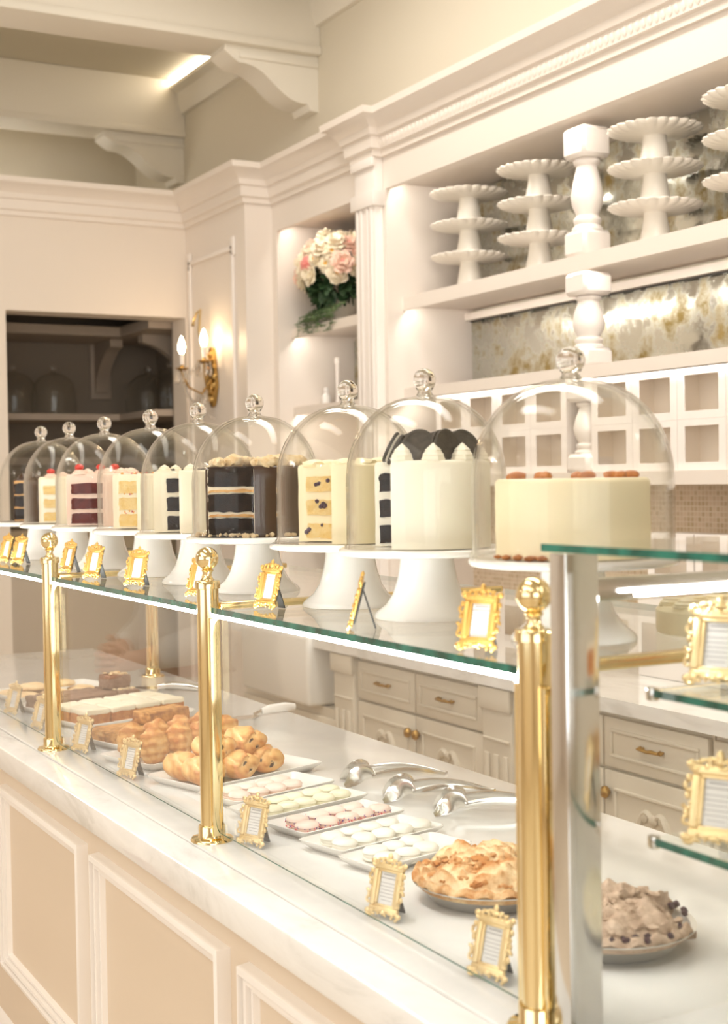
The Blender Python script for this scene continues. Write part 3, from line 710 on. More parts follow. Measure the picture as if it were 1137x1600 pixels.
# ================================================================== THE DISPLAY COUNTER
PT = .93                                    # top of the slab
single('marble_countertop', B().box(.785, 1.545, .15, 4.9, .872, PT-.006, .006), M['marble'], 'long white marble countertop of the pastry display', 'countertop')
single('quartz_slab', B().box(.845, 1.545, .15, 4.9, PT-.0055, PT, .002), M['quartz'], 'thin white slab on the marble countertop, under the pastry plates', 'slab')
b = B(); b.box(.812, 1.52, .17, 4.88, .10, .8715); b.box(.84, 1.48, .2, 4.85, 0, .10)
ctr = tag(link('counter_base', b.mesh('counter_base'), M['front']), 'cream panelled base of the pastry counter', 'counter')
for k in range(6):
    y0 = 3.26 - .705*(k-1) - .635
    b = B(); pf = [(0, 0), (.002, .022), (.010, .024), (.0112, .010), (.0140, .010), (.0152, .018), (.0215, .017), (.0227, .006), (.0250, .006), (.0262, .011), (.0305, .010), (.033, 0)]
    w_ = .034
    z0, z1, y1 = .395, .825, y0+.635
    # picture-frame moulding on the x=.812 face; profile = (inward offset, height off the face)
    rings = []
    for (o_, h_) in pf:
        rings.append([b.bm.verts.new((.812-h_, yy, zz)) for yy, zz in ((y0+o_*1.1, z0+o_*1.1), (y1-o_*1.1, z0+o_*1.1), (y1-o_*1.1, z1-o_*1.1), (y0+o_*1.1, z1-o_*1.1))])
    for A, C in zip(rings, rings[1:]):
        for i in range(4): b.bm.faces.new((A[i], A[(i+1) % 4], C[(i+1) % 4], C[i]))
    part('panel_moulding', b, M['mould'], ctr, 20)
b = B(); b.sweep([(.812, .17), (.812, 4.88)], [(0, .0), (.016, .0), (.016, .20), (.010, .225), (.006, .25), (0, .262)]); part('baseboard', b, M['mould'], ctr)

# brass posts
def post(lab, x, y, rear=False, ztop=1.366, chan=True):
    t = empty('brass_post', (x, y, PT), 0, lab, 'post', 'brass posts of the sneeze guard'); H = ztop-PT if not rear else .385
    r = .0185
    b = B(); b.lathe([(r, .004), (r, H-.012), (r-.001, H-.012)], 36); part('tube', b, M['brass'], t)
    b = B(); b.lathe([(.036, 0), (.036, .002), (.034, .005), (.024, .007), (.0225, .009), (.0225, .024), (.0215, .026), (r, .026)], 36); part('base_flange', b, M['brass'], t)
    if not rear:
        b = B(); b.lathe([(r, H-.014), (.0215, H-.013), (.0215, H-.003), (.020, H), (.012, H+.001), (.008, H+.006), (.0075, H+.012), (.011, H+.017), (.008, H+.019)], 36); part('cap', b, M['brass'], t)
        b = B(); b.lathe([(.0195*math.sin(PI*q/18), H+.0365-.0195*math.cos(PI*q/18)) for q in range(1, 19)], 36); part('ball_finial', b, M['brass'], t)
        if chan:
            for sg in (-1, 1):
                b = B(); b.box(-.008, .010, min(sg*.016, sg*.028), max(sg*.016, sg*.028), .012, .375, .001); part('glass_channel', b, M['brass'], t)
    return t
post('nearest tall brass post with ball finial, beside the glass display case', .878, 1.220)
post('brass post with ball finial in front of the chocolate pastries', .878, 2.146)
post('brass post with ball finial in front of the frosted bars', .878, 3.080)
post('farthest brass post with ball finial, at the far end of the counter', .878, 4.015)
post('plain brass rear post behind the brownies', 1.478, 4.07, True)
post('plain brass rear post behind the tongs', 1.497, 2.085, True)
# cross rails at shelf level
for lab, y, x1 in (('brass cross rail at the nearest post', 1.22, 1.47), ('brass cross rail behind the post by the chocolate pastries', 2.150, 1.47), ('brass cross rail behind the post by the frosted bars', 3.085, 1.47), ('brass cross rail at the farthest post', 4.015, 1.47)):
    b = B(); b.box(.898, x1, y-.011, y+.011, 1.314, 1.328, .003); single('brass_rail', b, M['satin'], lab, 'rail', 'brass cross rails between the shelf panes')
# glass panes
bays = [(1.252, 2.116, 'in front of the pies and macarons'), (2.178, 3.048, 'in front of the pastries and bars'), (3.112, 3.984, 'in front of the brownies'), (4.048, 4.86, 'at the far end of the counter')]
for y0, y1, lab in bays:
    t = empty('sneeze_guard', (.885, (y0+y1)/2, .947), 0, 'upright clear glass pane '+lab, 'sneeze guard')
    b = B(); b.box(-.004, .004, (y0-y1)/2, (y1-y0)/2, 0, .36); part('pane', b, M['pane'], t)
    b = B(); b.box(-.0042, -.0022, (y0-y1)/2, (y1-y0)/2, -.0007, 0); part('polished_edge', b, M['edge'], t)
for y0, y1, lab in bays:
    y0 -= .018; y1 += .018
    t = empty('glass_shelf', (1.17, (y0+y1)/2, 1.312), 0, 'horizontal glass shelf pane with green edge '+lab, 'glass shelf'); h = (y1-y0)/2
    b = B(); b.box(-.292, .30, -h, h, 0, .010); part('pane', b, M['shelf_glass'], t)
    for xe in (-.2935, .3001): b = B(); b.box(xe, xe+.0014, -h, h, 0, .010); part('polished_edge', b, M['edge'], t)
    b = B(); b.box(.879, .891, y0+.01, y1-.01, 1.3055, 1.3115)
    single('strip_light', b, M['led'], 'bright strip light under the glass shelf edge '+lab, 'strip light', 'strip lights of the sneeze guard')

# glass case on the counter
case = empty('display_case', (.868, 1.178, PT), 0, 'tall glass display case with a polished steel corner post', 'display case')
def cp(name, b, m_, lab=None, par=None):
    b.xf(tr(-.868, -1.178, -PT))
    return part(name, b, m_, par or case, label=lab)
zc = 1.452
cp('corner_post', B().box(.868, .911, 1.150, 1.178, PT, zc-.002, .0015), M['steel'])
cp('post_foot', B().box(.862, .917, 1.146, 1.182, PT, PT+.006, .001), M['steel'])
cp('corner_post', B().box(1.44, 1.47, 1.150, 1.178, PT, zc-.002, .0015), M['steel'])
cp('front_pane', B().box(.872, .878, .30, 1.149, PT+.012, zc-.02), M['pane'])
cp('end_pane', B().box(.912, 1.439, 1.160, 1.166, PT+.004, zc-.02), M['pane'])
cp('bottom_rail', B().box(.864, .882, .30, 1.149, PT, PT+.012, .002), M['steel'])
cp('top_rail', B().box(.912, 1.439, 1.156, 1.172, zc-.055, zc-.03, .002), M['steel'])
cp('light_bar', B().box(.95, 1.40, 1.132, 1.14, zc-.049, zc-.045), M['led'])
tp = cp('top_pane', B().box(.862, 1.475, .28, 1.182, zc, zc+.008), M['shelf_glass'])
cp('polished_edge', B().box(.8605, .8619, .28, 1.182, zc, zc+.008), M['edge'], par=tp)
for z in (1.298, 1.142):
    sh = cp('shelf_pane', B().box(.955, 1.38, .32, 1.122, z, z+.008), M['shelf_glass'])
    cp('polished_edge', B().box(.9535, .9549, .32, 1.122, z, z+.008), M['edge'], par=sh)
    cp('clip', B().box(.951, .961, 1.114, 1.125, z-.004, z+.010, .0015), M['steel'])

# ================================================================== MENU FRAMES
def frame_meshes():
    w, h = .029, .038                       # half outer size of the straight moulding
    b = B()
    b.ringy(-.006, .001, -w, w, 0, 2*h, .010, .002); b.ringy(-.004, .0012, -w+.0095, w-.0095, .0095, 2*h-.0095, .004, .001)
    q = random.Random(3)
    def scroll(cx_, cz_, s_, a):
        pts = []
        for k in range(12):
            f = k/11; rr_ = s_*(1-.75*f); an = a + f*4.4; pts.append((cx_+rr_*math.cos(an), -.005, cz_+rr_*math.sin(an)))
        b.tube(pts, [.0026*(1-.4*k/11) for k in range(12)], 6)
    for sg in (-1, 1):
        for zc_ in (.016, .034, .052): scroll(sg*(w+.001), zc_, .006, q.random()*6); b.ball((sg*(w+.003), -.004, zc_+.009), .0038, 1, (1, .7, 1.3))
        for zc_ in (.0, 2*h): scroll(sg*(w-.004), zc_, .007, q.random()*6); b.ball((sg*(w+.002), -.004, zc_), .0052, 1, (1.1, .7, 1))
        for xx in (.007, .016): scroll(sg*xx, 2*h+.002, .006, q.random()*6); scroll(sg*xx, -.0005, .005, q.random()*6)
        b.ball((sg*.010, -.004, 2*h+.006), .004, 1, (1.4, .7, .8)); b.ball((sg*.020, -.004, 2*h+.004), .0035, 1)
    b.ball((0, -.004, 2*h+.010), .0055, 1, (.9, .7, 1.3)); b.ball((0, -.004, 2*h+.004), .006, 1, (1.4, .7, .8)); b.ball((0, -.005, .0015), .0055, 1, (1.5, .7, .8))
    for sg in (-1, 1): b.ball((sg*(w-.002), -.002, -.0005), .005, 1, (1.2, .8, .7))
    lo = min(v.co.z for v in b.bm.verts); up = tr(0, 0, -lo); tilt = rotm('X', -R(15)); T = tilt @ up
    b.xf(T); fr = b.mesh('frame', 50)
    b = B(); b.box(-w+.009, w-.009, -.0005, .0005, .010, 2*h-.010); b.xf(T); cd = b.mesh('menu_card')
    b = B(); b.box(-.011, .011, -.0009, -.0005, 2*h-.0185, 2*h-.0165); b.box(-.015, .015, -.0009, -.0005, 2*h-.0235, 2*h-.0220)
    for k in range(6): ww = (.014, .015, .0125, .015, .0135, .010)[k]; b.box(-ww, ww, -.0009, -.0005, 2*h-.0305-.0052*k, 2*h-.0296-.0052*k)
    b.xf(T); ik = b.mesh('print')
    b = B(); b.box(-w+.003, w-.003, .0012, .004, .003, 2*h-.003); b.xf(T); bk_ = b.mesh('backing')
    # easel strut hinged near the top of the backing
    P0 = T @ Vector((0, .004, 2*h-.016)); P1 = Vector((0, P0.y+.020, .001))
    b = B(); d = (P1-P0); nn = Vector((0, d.z, -d.y)).normalized()*.001
    vs = []
    for P_, ww in ((P0, .007), (P1, .010)):
        for s_ in (-1, 1):
            for u in (-1, 1): vs.append(b.bm.verts.new(P_ + Vector((s_*ww, 0, 0)) + nn*u))
    for f in ((0, 1, 3, 2), (4, 6, 7, 5), (0, 4, 5, 1), (2, 3, 7, 6), (0, 2, 6, 4), (1, 5, 7, 3)): b.bm.faces.new([vs[i_] for i_ in f])
    st = b.mesh('easel_strut')
    return fr, cd, ik, bk_, st
FM = frame_meshes(); FMp = FM[0].copy()
def menu_frame(lab, x, y, z, rz, pale=False, sc=1.0, grp=None):
    t = empty('menu_frame', (x, y, z), R(rz), lab, 'picture frame', grp); t.scale = (sc, sc, sc)
    link('frame', FMp if pale else FM[0], M['palegold'] if pale else M['gold'], t)
    c = link('menu_card', FM[1], M['card'], t); link('print', FM[2], M['ink'], c)
    link('backing', FM[3], M['black'], t); link('easel_strut', FM[4], M['black'], t)
G1 = 'gold menu frames on the glass shelf'; G2 = 'pale gold menu frames behind the upright glass'
SZ = 1.3225
for lab, x, y, rz in (('gold menu frame on the glass shelf, at the far end by the dark chocolate cake', .930, 3.70, -78), ('gold menu frame on the glass shelf, second from the far end', .940, 3.60, -72), ('gold menu frame on the glass shelf, behind the post by the frosted bars', .935, 3.15, -80),
                      ('gold menu frame on the glass shelf, under the confetti cake', .925, 2.925, -70), ('gold menu frame on the glass shelf, under the cookie crumb cake', .925, 2.645, -64), ('gold menu frame on the glass shelf, half behind the post by the chocolate pastries', .920, 2.31, -80),
                      ('gold menu frame on the glass shelf, under the chocolate caramel cake', .930, 2.03, -78), ('gold menu frame on the glass shelf turned edge-on, showing its black easel', .905, 1.69, -121), ('gold menu frame on the glass shelf, nearest one, beside the ball finial', .905, 1.375, -66)):
    menu_frame(lab, x, y, SZ, rz, False, .82, G1)
for lab, x, y, rz in (('pale gold menu frame behind the glass, farthest one by the cookies', .915, 3.60, -74), ('pale gold menu frame behind the glass, by the brownie plate', .915, 3.35, -80), ('pale gold menu frame behind the glass, in front of the frosted bars', .915, 3.00, -72), ('pale gold menu frame behind the glass, in front of the flaky pastries', .915, 2.685, -72),
                      ('pale gold menu frame behind the glass, in front of the yellow macarons', .915, 2.070, -68), ('pale gold menu frame behind the glass, between ivory macarons and pie', .915, 1.63, -70), ('pale gold menu frame behind the glass, nearest one, in front of the crumble pie', .908, 1.365, -74)):
    menu_frame(lab, x, y, PT+.0005, rz, True, .88, G2)
menu_frame('large gold menu frame on the upper shelf of the glass case', 1.010, 1.085, 1.3065, -66, True, .98, 'gold menu frames in the glass case')
menu_frame('large gold menu frame on the lower shelf of the glass case', .975, 1.050, 1.1505, -64, True, .98, 'gold menu frames in the glass case')

# ================================================================== CAKE STANDS, CAKES AND DOMES ON THE GLASS SHELF
def big_stand():
    pl = B(); pl.lathe([(0, .091), (.06, .091), (.115, .0935), (.131, .0955), (.1335, .098), (.1335, .103), (.130, .1055), (.122, .1055), (.119, .104), (0, .104)], 72, scal=(.129, .02), nsc=28)
    ft = B(); ft.lathe([(.080, 0), (.080, .004), (.076, .009), (.062, .020), (.052, .036), (.045, .058), (.041, .080), (.0405, .093)], 48)
    return pl.mesh('plate', 60), ft.mesh('pedestal', 60)
BPL, BFT = big_stand()
YS = [1.415, 1.772, 2.017, 2.39, 2.675, 2.96, 3.287, 3.58, 3.85]; XC = 1.08
CL = ['white pecan cake', 'white cake topped with dark cookies', 'yellow berry cake', 'chocolate caramel cake', 'dark cookie crumb cake', 'confetti cake', 'maroon layered pink cake', 'yellow cake with red berries', 'dark chocolate cake at the far end']
def cake(i, name, lab, Rk, H, p1, p2, frost, fill, layers, dx=0, dy=0, shell=.007, wob=.0):
    x, y = XC+dx, YS[i]+dy; z = SZ+.1045
    t = empty(name, (x, y, z), 0, lab, 'cake'); tc_ = math.atan2(-y, -x)
    full = p2 is None
    a0 = 0 if full else tc_-R(p1); a1 = 2*PI if full else tc_-R(p2)+2*PI
    b = B()
    if full: b.sector(Rk, .001, H, 0, 2*PI, 64, .006, 8, 3, wob, i)
    else: b.sector(Rk, .001, H, a0, a1, 56, .006, 8, 6, wob, i)
    part('frosting', b, M[frost], t, 50)
    if not full:
        bis = tc_-R((p1+p2)/2); sh = lambda d: tr(d*math.cos(bis), d*math.sin(bis), 0)
        if fill:
            b = B(); b.sector(Rk-shell, .0015, H-shell, a0, a1, 40, .003, 6, 6); b.jit(.0004, 120, i); part('filling', b.xf(sh(.0012)), M[fill], t, 60)
        for (z0, z1, mt, inset) in layers:
            b = B(); b.sector(Rk-shell-inset-.002, z0, z1, a0, a1, 40, .004, 6, 12); b.jit(.0026, 120, i+z0*50); part('sponge_layer', b.xf(sh(.0046)), M[mt], t, 60)
    return t, tc_, a0, a1
def dollop(b, c, r, h):
    b.lathe([(r*.9, 0), (r, h*.12), (r*.86, h*.3), (r*.9, h*.36), (r*.66, h*.56), (r*.68, h*.62), (r*.36, h*.82), (r*.06, h), (0, h)], 20, tr(*c), scal=(r*.3, .16), nsc=7, a0=rnd.random())
def pol(r, a): return r*math.cos(a), r*math.sin(a)
for i, y in enumerate(YS):
    t = empty('cake_stand', (XC, y, SZ), rnd.random()*.2, 'white glazed pedestal cake stand under the '+CL[i], 'cake stand', 'pedestal cake stands on the glass shelf')
    link('plate', BPL, M['stand'], t); link('pedestal', BFT, M['stand'], t)
    dome('clear glass dome with ball knob over the '+CL[i], XC, y, SZ+.1045, 'glass domes on the glass shelf', 1.0 if i else 1.06)
L3 = lambda m_, H, n=3, g=.010, ins=.008: [(.006+k*(H-.012)/n, .006+(k+1)*(H-.012)/n-g, m_, ins) for k in range(n)]
# 0 pecan cake (whole)
t, tc_, *_ = cake(0, 'pecan_cake', 'whole smooth white cake with pecans on top, under the largest nearest dome', .098, .101, 0, None, 'creamy', None, [], wob=.01)
for k in range(9):
    b = B(); x, y = pol(.074, tc_+.25+k*2*PI/9); b.ball((x, y, .104), .010, 2, (1.35, .8, .6), Matrix.Rotation(k*.9, 3, 'Z'), .3, 2.2, k); part('pecan', b, M['pecan'], t)
b = B(); q = random.Random(5)
for k in range(8): x, y = pol(.100+q.random()*.008, tc_-1.1+q.random()*.8); b.ball((x, y, .004), .004+q.random()*.003, 1, (1.3, 1, .6), None, .3, 2, k)
part('pecan_crumbs', b, M['pecan'], t)['kind'] = 'stuff'
# 1 white cake with cookies
t, tc_, a0, a1 = cake(1, 'cookie_cake', 'white cake topped with dark sandwich cookies and cream swirls, one slice cut away', .093, .130, 36, 118, 'whitecream', 'whitecream', L3('choc', .130, 3, .012, .004), dx=.004, wob=.008)
for k in range(8):
    a = tc_ - R(30) + k*(2*PI-R(86))/7.6
    x, y = pol(.075, a); b = B(); dollop(b, (x, y, .128), .018, .027); part('cream_swirl', b, M['whitecream'], t)
    a += R(18); x, y = pol(.060, a)
    mt = tr(x, y, .150) @ rotm('Z', a+.5*math.sin(k*2.1)) @ rotm('Y', R(70+12*math.sin(k*1.7)))
    ck = None
    for dz, nm, r_, mat_ in ((0, 'wafer', .0255, 'cookie'), (.0052, 'cookie_filling', .0225, 'whitecream'), (.0085, 'wafer', .0255, 'cookie')):
        b = B(); h_ = .0045 if nm == 'wafer' else .004
        b.lathe([(0, 0), (r_-.001, 0), (r_, .001), (r_, h_-.001), (r_-.001, h_), (r_*.8, h_), (r_*.78, h_-.0006), (0, h_-.0006)], 28, mt @ tr(0, 0, dz-.006), scal=(r_-.0005, .03), nsc=30); part(nm, b, M[mat_], t)
# 2 yellow berry cake
t, tc_, a0, a1 = cake(2, 'berry_cake', 'pale cream cake cut open to show yellow sponge with dark berries', .092, .130, 18, 112, 'creamy', 'creamy', L3('yellow', .130, 3, .014, .010), dx=.0, wob=.012)
for k in range(14):
    q = random.Random(40+k); rad = .02+.055*q.random(); z = .016+.040*(k % 3)+.014*q.random(); x, y = pol(rad, a1); x += .004*math.cos(tc_-R(65)); y += .004*math.sin(tc_-R(65))
    b = B(); b.ball((x, y, z), .0035+.0015*q.random(), 1, amp=.3, seed=k); part('berry', b, M['berry'], t)
for k in range(10):
    a = a0+.2+k*(a1-a0-.4)/9; x, y = pol(.070, a); b = B(); b.ball((x, y, .130), .020, 2, (1, 1, .42), None, .3, 1.6, k); part('cream_swirl', b, M['creamy'], t)
# 3 chocolate caramel cake
t, tc_, a0, a1 = cake(3, 'chocolate_caramel_cake', 'dark chocolate cake cut open to show black layers with cream and caramel', .097, .132, 2, 100, 'ganache', 'cream', [(.003, .034, 'choc', .001), (.046, .080, 'choc', .001), (.094, .130, 'choc', .001), (.036, .041, 'caramel', .002), (.083, .088, 'caramel', .002)], shell=.005, wob=.01)
q = random.Random(9)
for k in range(46):
    f = k/45; a = a0+.1+f*(a1-a0-.2); rr_ = .052+.035*q.random(); x, y = pol(rr_, a)
    b = B(); b.ball((x, y, .136+.006*q.random()), .012+.007*q.random(), 2, (1, 1, .8), None, .5, 2.4, k); part('crumb_cluster', b, M['crumb'], t)
b = B()
for k in range(46): x, y = pol(.098+.014*q.random(), a0-.3+(a1-a0+.6)*q.random()); b.ball((x, y, .004), .003+.003*q.random(), 1, amp=.3, seed=k)
for k in range(30): x, y = pol(.02+.08*q.random(), a0-q.random()*1.6); b.ball((x, y, .003), .002+.003*q.random(), 1, amp=.3, seed=k)
part('fallen_crumbs', b, M['crumb'], t)['kind'] = 'stuff'
b = B(); b.lathe([(0, .0002), (.108, .0002), (.108, .0012), (0, .0012)], 48); part('cake_board', b, M['black'], t)
# 4 cookie crumb cake
t, tc_, a0, a1 = cake(4, 'cookie_crumb_cake', 'off-white combed cake with a narrow cut showing three black layers', .096, .128, 26, 92, 'cream', 'cream', L3('choc', .128, 3, .010, .022), dx=.002, wob=.01)
b = B(); q = random.Random(12)
for k in range(60): x, y = pol(.085*math.sqrt(q.random()), a0+(a1-a0)*q.random()); b.ball((x, y, .129), .002+.003*q.random(), 1, amp=.3, seed=k)
part('cookie_crumbs', b, M['cookie'], t)['kind'] = 'stuff'
b = B()
for k in range(9): a = a0+.2+k*(a1-a0-.4)/8; x, y = pol(.075, a); dollop(b, (x, y, .127), .015, .014)
part('cream_border', b, M['cream'], t)
# 5 confetti cake
t, tc_, a0, a1 = cake(5, 'confetti_cake', 'white frosted cake cut open to show yellow confetti sponge', .094, .124, 20, 112, 'cream', 'cream', L3('yellow', .124, 3, .010, .010), wob=.012)
for nm, mt in (('blue', 'blue'), ('orange', 'orange'), ('pink', 'pinks')):
    b = B(); q = random.Random(hash(nm) % 1 + len(nm))
    for k in range(16): x, y = pol(.012+.066*q.random(), a1); b.ball((x, y, .012+.10*q.random()), .0022, 1, (1, 1, 1.8))
    for k in range(14): x, y = pol(.03+.055*q.random(), a0+(a1-a0)*q.random()); b.ball((x, y, .126), .0028, 1, (1.6, 1, .8))
    part('sprinkles', b, M[mt], t)['kind'] = 'stuff'
# 6 maroon layered pink cake
t, tc_, a0, a1 = cake(6, 'red_velvet_cake', 'pink frosted cake with maroon layers and red berries on top', .096, .128, 4, 100, 'pinkcream', 'pinkcream', L3('velvet', .122, 3, .011, .006), wob=.012)
for k in range(9):
    a = a0+.15+k*(a1-a0-.3)/8; x, y = pol(.066, a)
    b = B(); dollop(b, (x, y, .126), .020, .016); part('cream_swirl', b, M['pinkcream'], t)
    if k in (5, 6, 8):
        b = B(); b.ball((x, y, .145), .0105, 2, (1.15, 1, .8)); part('red_berry', b, M['red'], t)
# 7 yellow cake with red berries
t, tc_, a0, a1 = cake(7, 'berry_topped_cake', 'cream frosted cake with pale yellow layers and red berries on top', .094, .124, 24, 118, 'cream', 'whitecream', L3('yellow', .118, 3, .012, .010), wob=.012)
for k in range(8):
    a = a0+.12+k*(a1-a0-.3)/7; x, y = pol(.064, a)
    b = B(); dollop(b, (x, y, .122), .019, .014); part('cream_swirl', b, M['pinkcream'], t)
    if k in (5, 7):
        b = B(); b.ball((x, y, .138), .010, 2, (1.15, 1, .8)); part('red_berry', b, M['red'], t)
# 8 dark chocolate cake
t, tc_, a0, a1 = cake(8, 'chocolate_cake', 'dark chocolate layer cake under the farthest dome', .092, .120, 30, 120, 'ganache', 'caramel', L3('choc', .120, 3, .006, .001), shell=.004, wob=.01)
b = B()
for k in range(8): a = a0+.12+k*(a1-a0-.3)/7; x, y = pol(.070, a); dollop(b, (x, y, .118), .016, .020)
part('chocolate_swirls', b, M['ganache'], t)

# ================================================================== PLATES AND PASTRIES BEHIND THE GLASS
def rloop(b, x0, x1, y0, y1, z, r, n=5):
    out = []
    for (cx_, cy_, a0) in ((x1-r, y1-r, 0), (x0+r, y1-r, 90), (x0+r, y0+r, 180), (x1-r, y0+r, 270)):
        for k in range(n+1): a = R(a0+90*k/n); out.append(b.bm.verts.new((cx_+r*math.cos(a), cy_+r*math.sin(a), z)))
    return out
def plate(lab, px_, py_, L, Wd, rz):
    b = B(); lo = []
    for ins, z, r in ((.022, 0, .008), (.016, .001, .009), (.002, .014, .010), (0, .0175, .010), (.002, .0182, .010), (.009, .011, .009), (.018, .0045, .008)):
        lo.append(rloop(b, ins, L-ins, ins, Wd-ins, z, r))
    for A, C in zip(lo, lo[1:]):
        for i in range(len(A)): j = (i+1) % len(A); b.bm.faces.new((A[i], A[j], C[j], C[i]))
    b.bm.faces.new(lo[0][::-1]); b.bm.faces.new(lo[-1])
    b.xf(tr(-L/2, -Wd/2, 0))
    mt = tr(px_, py_, PT+.0003) @ rotm('Z', R(rz))
    c = mt @ Vector((L/2, Wd/2, 0))
    o = link('serving_plate', b.mesh('serving_plate', 50), M['china'], None, c, R(rz)); tag(o, lab, 'plate', 'white rectangular serving plates in the display')
    return lambda u, v, z=.0048: mt @ Vector((u, v, z))
def instance(meshes, name, lab, cat, grp, loc, rz, tilt=None, sc=1):
    """meshes: [(part, mesh, mat)]; first instance and copies share meshes"""
    t = empty(name, loc, 0, lab, cat, grp); t.rotation_euler = (tilt[0] if tilt else 0, tilt[1] if tilt else 0, rz); t.scale = (sc, sc, sc)
    for nm, me, mt in meshes: link(nm, me, mt, t)
    return t
# --- macarons
def macaron_parts(shell, fill, sprk=False):
    b = B()
    for z0, sg in ((.0, 1), (.0125, 1)):
        if z0 == 0: b.lathe([(0, 0), (.014, 0), (.0185, .002), (.0205, .005), (.0195, .007), (0, .007)], 28)
        else: b.lathe([(0, .0125), (.0195, .0125), (.0208, .0145), (.020, .0165), (.0175, .0195), (.011, .0215), (0, .022)], 28)
    sh = b.mesh('shells', 40); b = B(); b.lathe([(0, .0065), (.0185, .0065), (.0195, .0098), (.0185, .0128), (0, .0128)], 28); fl = b.mesh('filling', 40)
    out = [('shells', sh, M[shell]), ('filling', fl, M[fill])]
    if sprk:
        for nm, mt in (('pink', 'pinks'), ('purple', 'purple')):
            b = B(); q = random.Random(len(nm))
            for k in range(42 if nm == 'pink' else 24): a = q.random()*2*PI; b.ball((.0200*math.cos(a), .0200*math.sin(a), .0035+.013*q.random()), .0014, 0)
            out.append(('sprinkles', b.mesh('sprinkles', 20), M[mt]))
    return out
MP = macaron_parts('macpink', 'pinkcream'); MY = macaron_parts('macyel', 'macyel'); MS = macaron_parts('macpink', 'pinkcream', True); MW = macaron_parts('macwhite', 'macwhite')
def macarons(meshes, P, L, Wd, rz, cols, rows, desc, grp, x0=.035):
    for r_ in range(rows):
        for c in range(cols):
            u = x0 + c*.041 + (.012 if r_ % 2 else 0) + rnd.uniform(-.003, .003); v = Wd*.27 + r_*.0425 + rnd.uniform(-.002, .002)
            if u > L-.03: continue
            lab = '%s, %s from the front in the %s row' % (desc, ORD[c], 'near' if r_ == 0 else 'far')
            t = instance(meshes, 'macaron', lab, 'macaron', grp, P(u, v), R(rz)+rnd.random()*3, (rnd.uniform(-.06, .06), rnd.uniform(-.06, .06)), 1.02)
            for ch in t.children:
                if ch.name.startswith('sprinkles'): ch['kind'] = 'stuff'
P = plate('white plate of pink macarons beside the chocolate pastries', .992, 2.300, .25, .125, 16); macarons(MP, P, .25, .125, 16, 4, 2, 'plain pink macaron', 'plain pink macarons')
P = plate('white plate of pale yellow macarons', .990, 2.170, .25, .115, 15); macarons(MY, P, .25, .115, 15, 5, 2, 'pale yellow macaron', 'pale yellow macarons')
P = plate('white plate of pink macarons rolled in sprinkles', .997, 2.035, .235, .115, 13.5); macarons(MS, P, .235, .115, 13.5, 5, 2, 'pink macaron with red sprinkles', 'sprinkled pink macarons')
P = plate('white plate of ivory macarons next to the sprinkled ones', .997, 1.905, .235, .112, 13.5); macarons(MW, P, .235, .112, 13.5, 5, 2, 'ivory macaron beside the sprinkled macarons', 'ivory macarons on the farther plate')
P = plate('white plate of ivory macarons next to the apple pie', 1.000, 1.795, .21, .098, 13); macarons(MW, P, .21, .098, 13, 3, 2, 'ivory macaron beside the apple pie', 'ivory macarons on the plate by the pie', .045)
# --- pains au chocolat
def roll_mesh(seed, L=.038, w=.037, h=.029):
    b = B(); q = bmesh.ops.create_icosphere(b.bm, subdivisions=5, radius=1)
    for v in q['verts']:
        c = v.co.copy(); x = math.copysign(abs(c.x)**.62, c.x)
        rad = math.hypot(c.y, c.z); ang = math.atan2(c.z, c.y)
        if rad > 1e-6:
            k = (1-abs(x)**5)**.32 if abs(x) < 1 else 0
            cy_, cz_ = c.y/rad, c.z/rad
            sp = 1 + .03*math.sin(x*7+seed) - .13*math.exp(-((ang-1.0-.5*x)/.11)**2) + .08*math.exp(-((ang-1.35-.5*x)/.22)**2) - .10*math.exp(-((ang-2.2-.45*x)/.10)**2) + .06*math.exp(-((ang-2.5-.45*x)/.2)**2) - .05*math.exp(-((ang-.15+.3*x)/.12)**2)
            rd = max(k, .0)*sp*(1+.07*noise.noise(Vector((c.x*1.6+seed, c.y*1.6, c.z*1.6))))
            fl = 1 if cz_ > -.2 else .82
            v.co = Vector((x*L + .004*math.sin(ang*2), cy_*w*rd, cz_*h*rd*fl))
        else: v.co = Vector((x*L, 0, 0))
    # end swirl: push the ends in along a spiral
    for v in b.bm.verts:
        e = abs(v.co.x)/L
        if e > .86:
            a = math.atan2(v.co.z/h, v.co.y/w); rr_ = math.hypot(v.co.z/h, v.co.y/w); v.co.x *= 1 - .07*(.5+.5*math.sin(a*1 + rr_*9))
    b.xf(tr(0, 0, h*.84)); me = b.mesh('pastry_roll', 60)
    b = B()
    for sg in (-1, 1):
        pts = []
        for k in range(12):
            f = k/11; a = seed*1.3+f*4.6; rr_ = .016*(1-.72*f); pts.append((sg*(L*(.80+.12*f)), rr_*1.15*math.cos(a), h*.84+rr_*.9*math.sin(a)))
        b.tube(pts, [.0026+.0016*math.sin(k*1.3) for k in range(12)], 6)
    return me, b.mesh('chocolate', 40)
RM = [roll_mesh(k) for k in range(3)]
P = plate('white plate piled with chocolate filled pastries', .985, 2.445, .32, .185, 17)
spots = [(.055, .065, 0, 'front corner of the plate'), (.135, .062, 0, 'second in the front row'), (.215, .068, 0, 'third in the front row'), (.060, .130, 0, 'back row beside the brass post'), (.140, .135, 0, 'middle of the back row'), (.230, .132, 0, 'back row at the far end'), (.110, .098, .034, 'upper layer behind the brass post'), (.190, .100, .036, 'topmost, at the middle of the pile')]
for k, (u, v, z, lab) in enumerate(spots):
    instance([('roll', RM[k % 3][0], M['pastry']), ('chocolate', RM[k % 3][1], M['ganache'])], 'chocolate_pastry', 'golden chocolate filled pastry, '+lab, 'pastry', 'chocolate filled pastries', P(u, v, .0055+z), R(-82+16*math.sin(k*2.2)), (0, R(4*math.sin(k*3))))
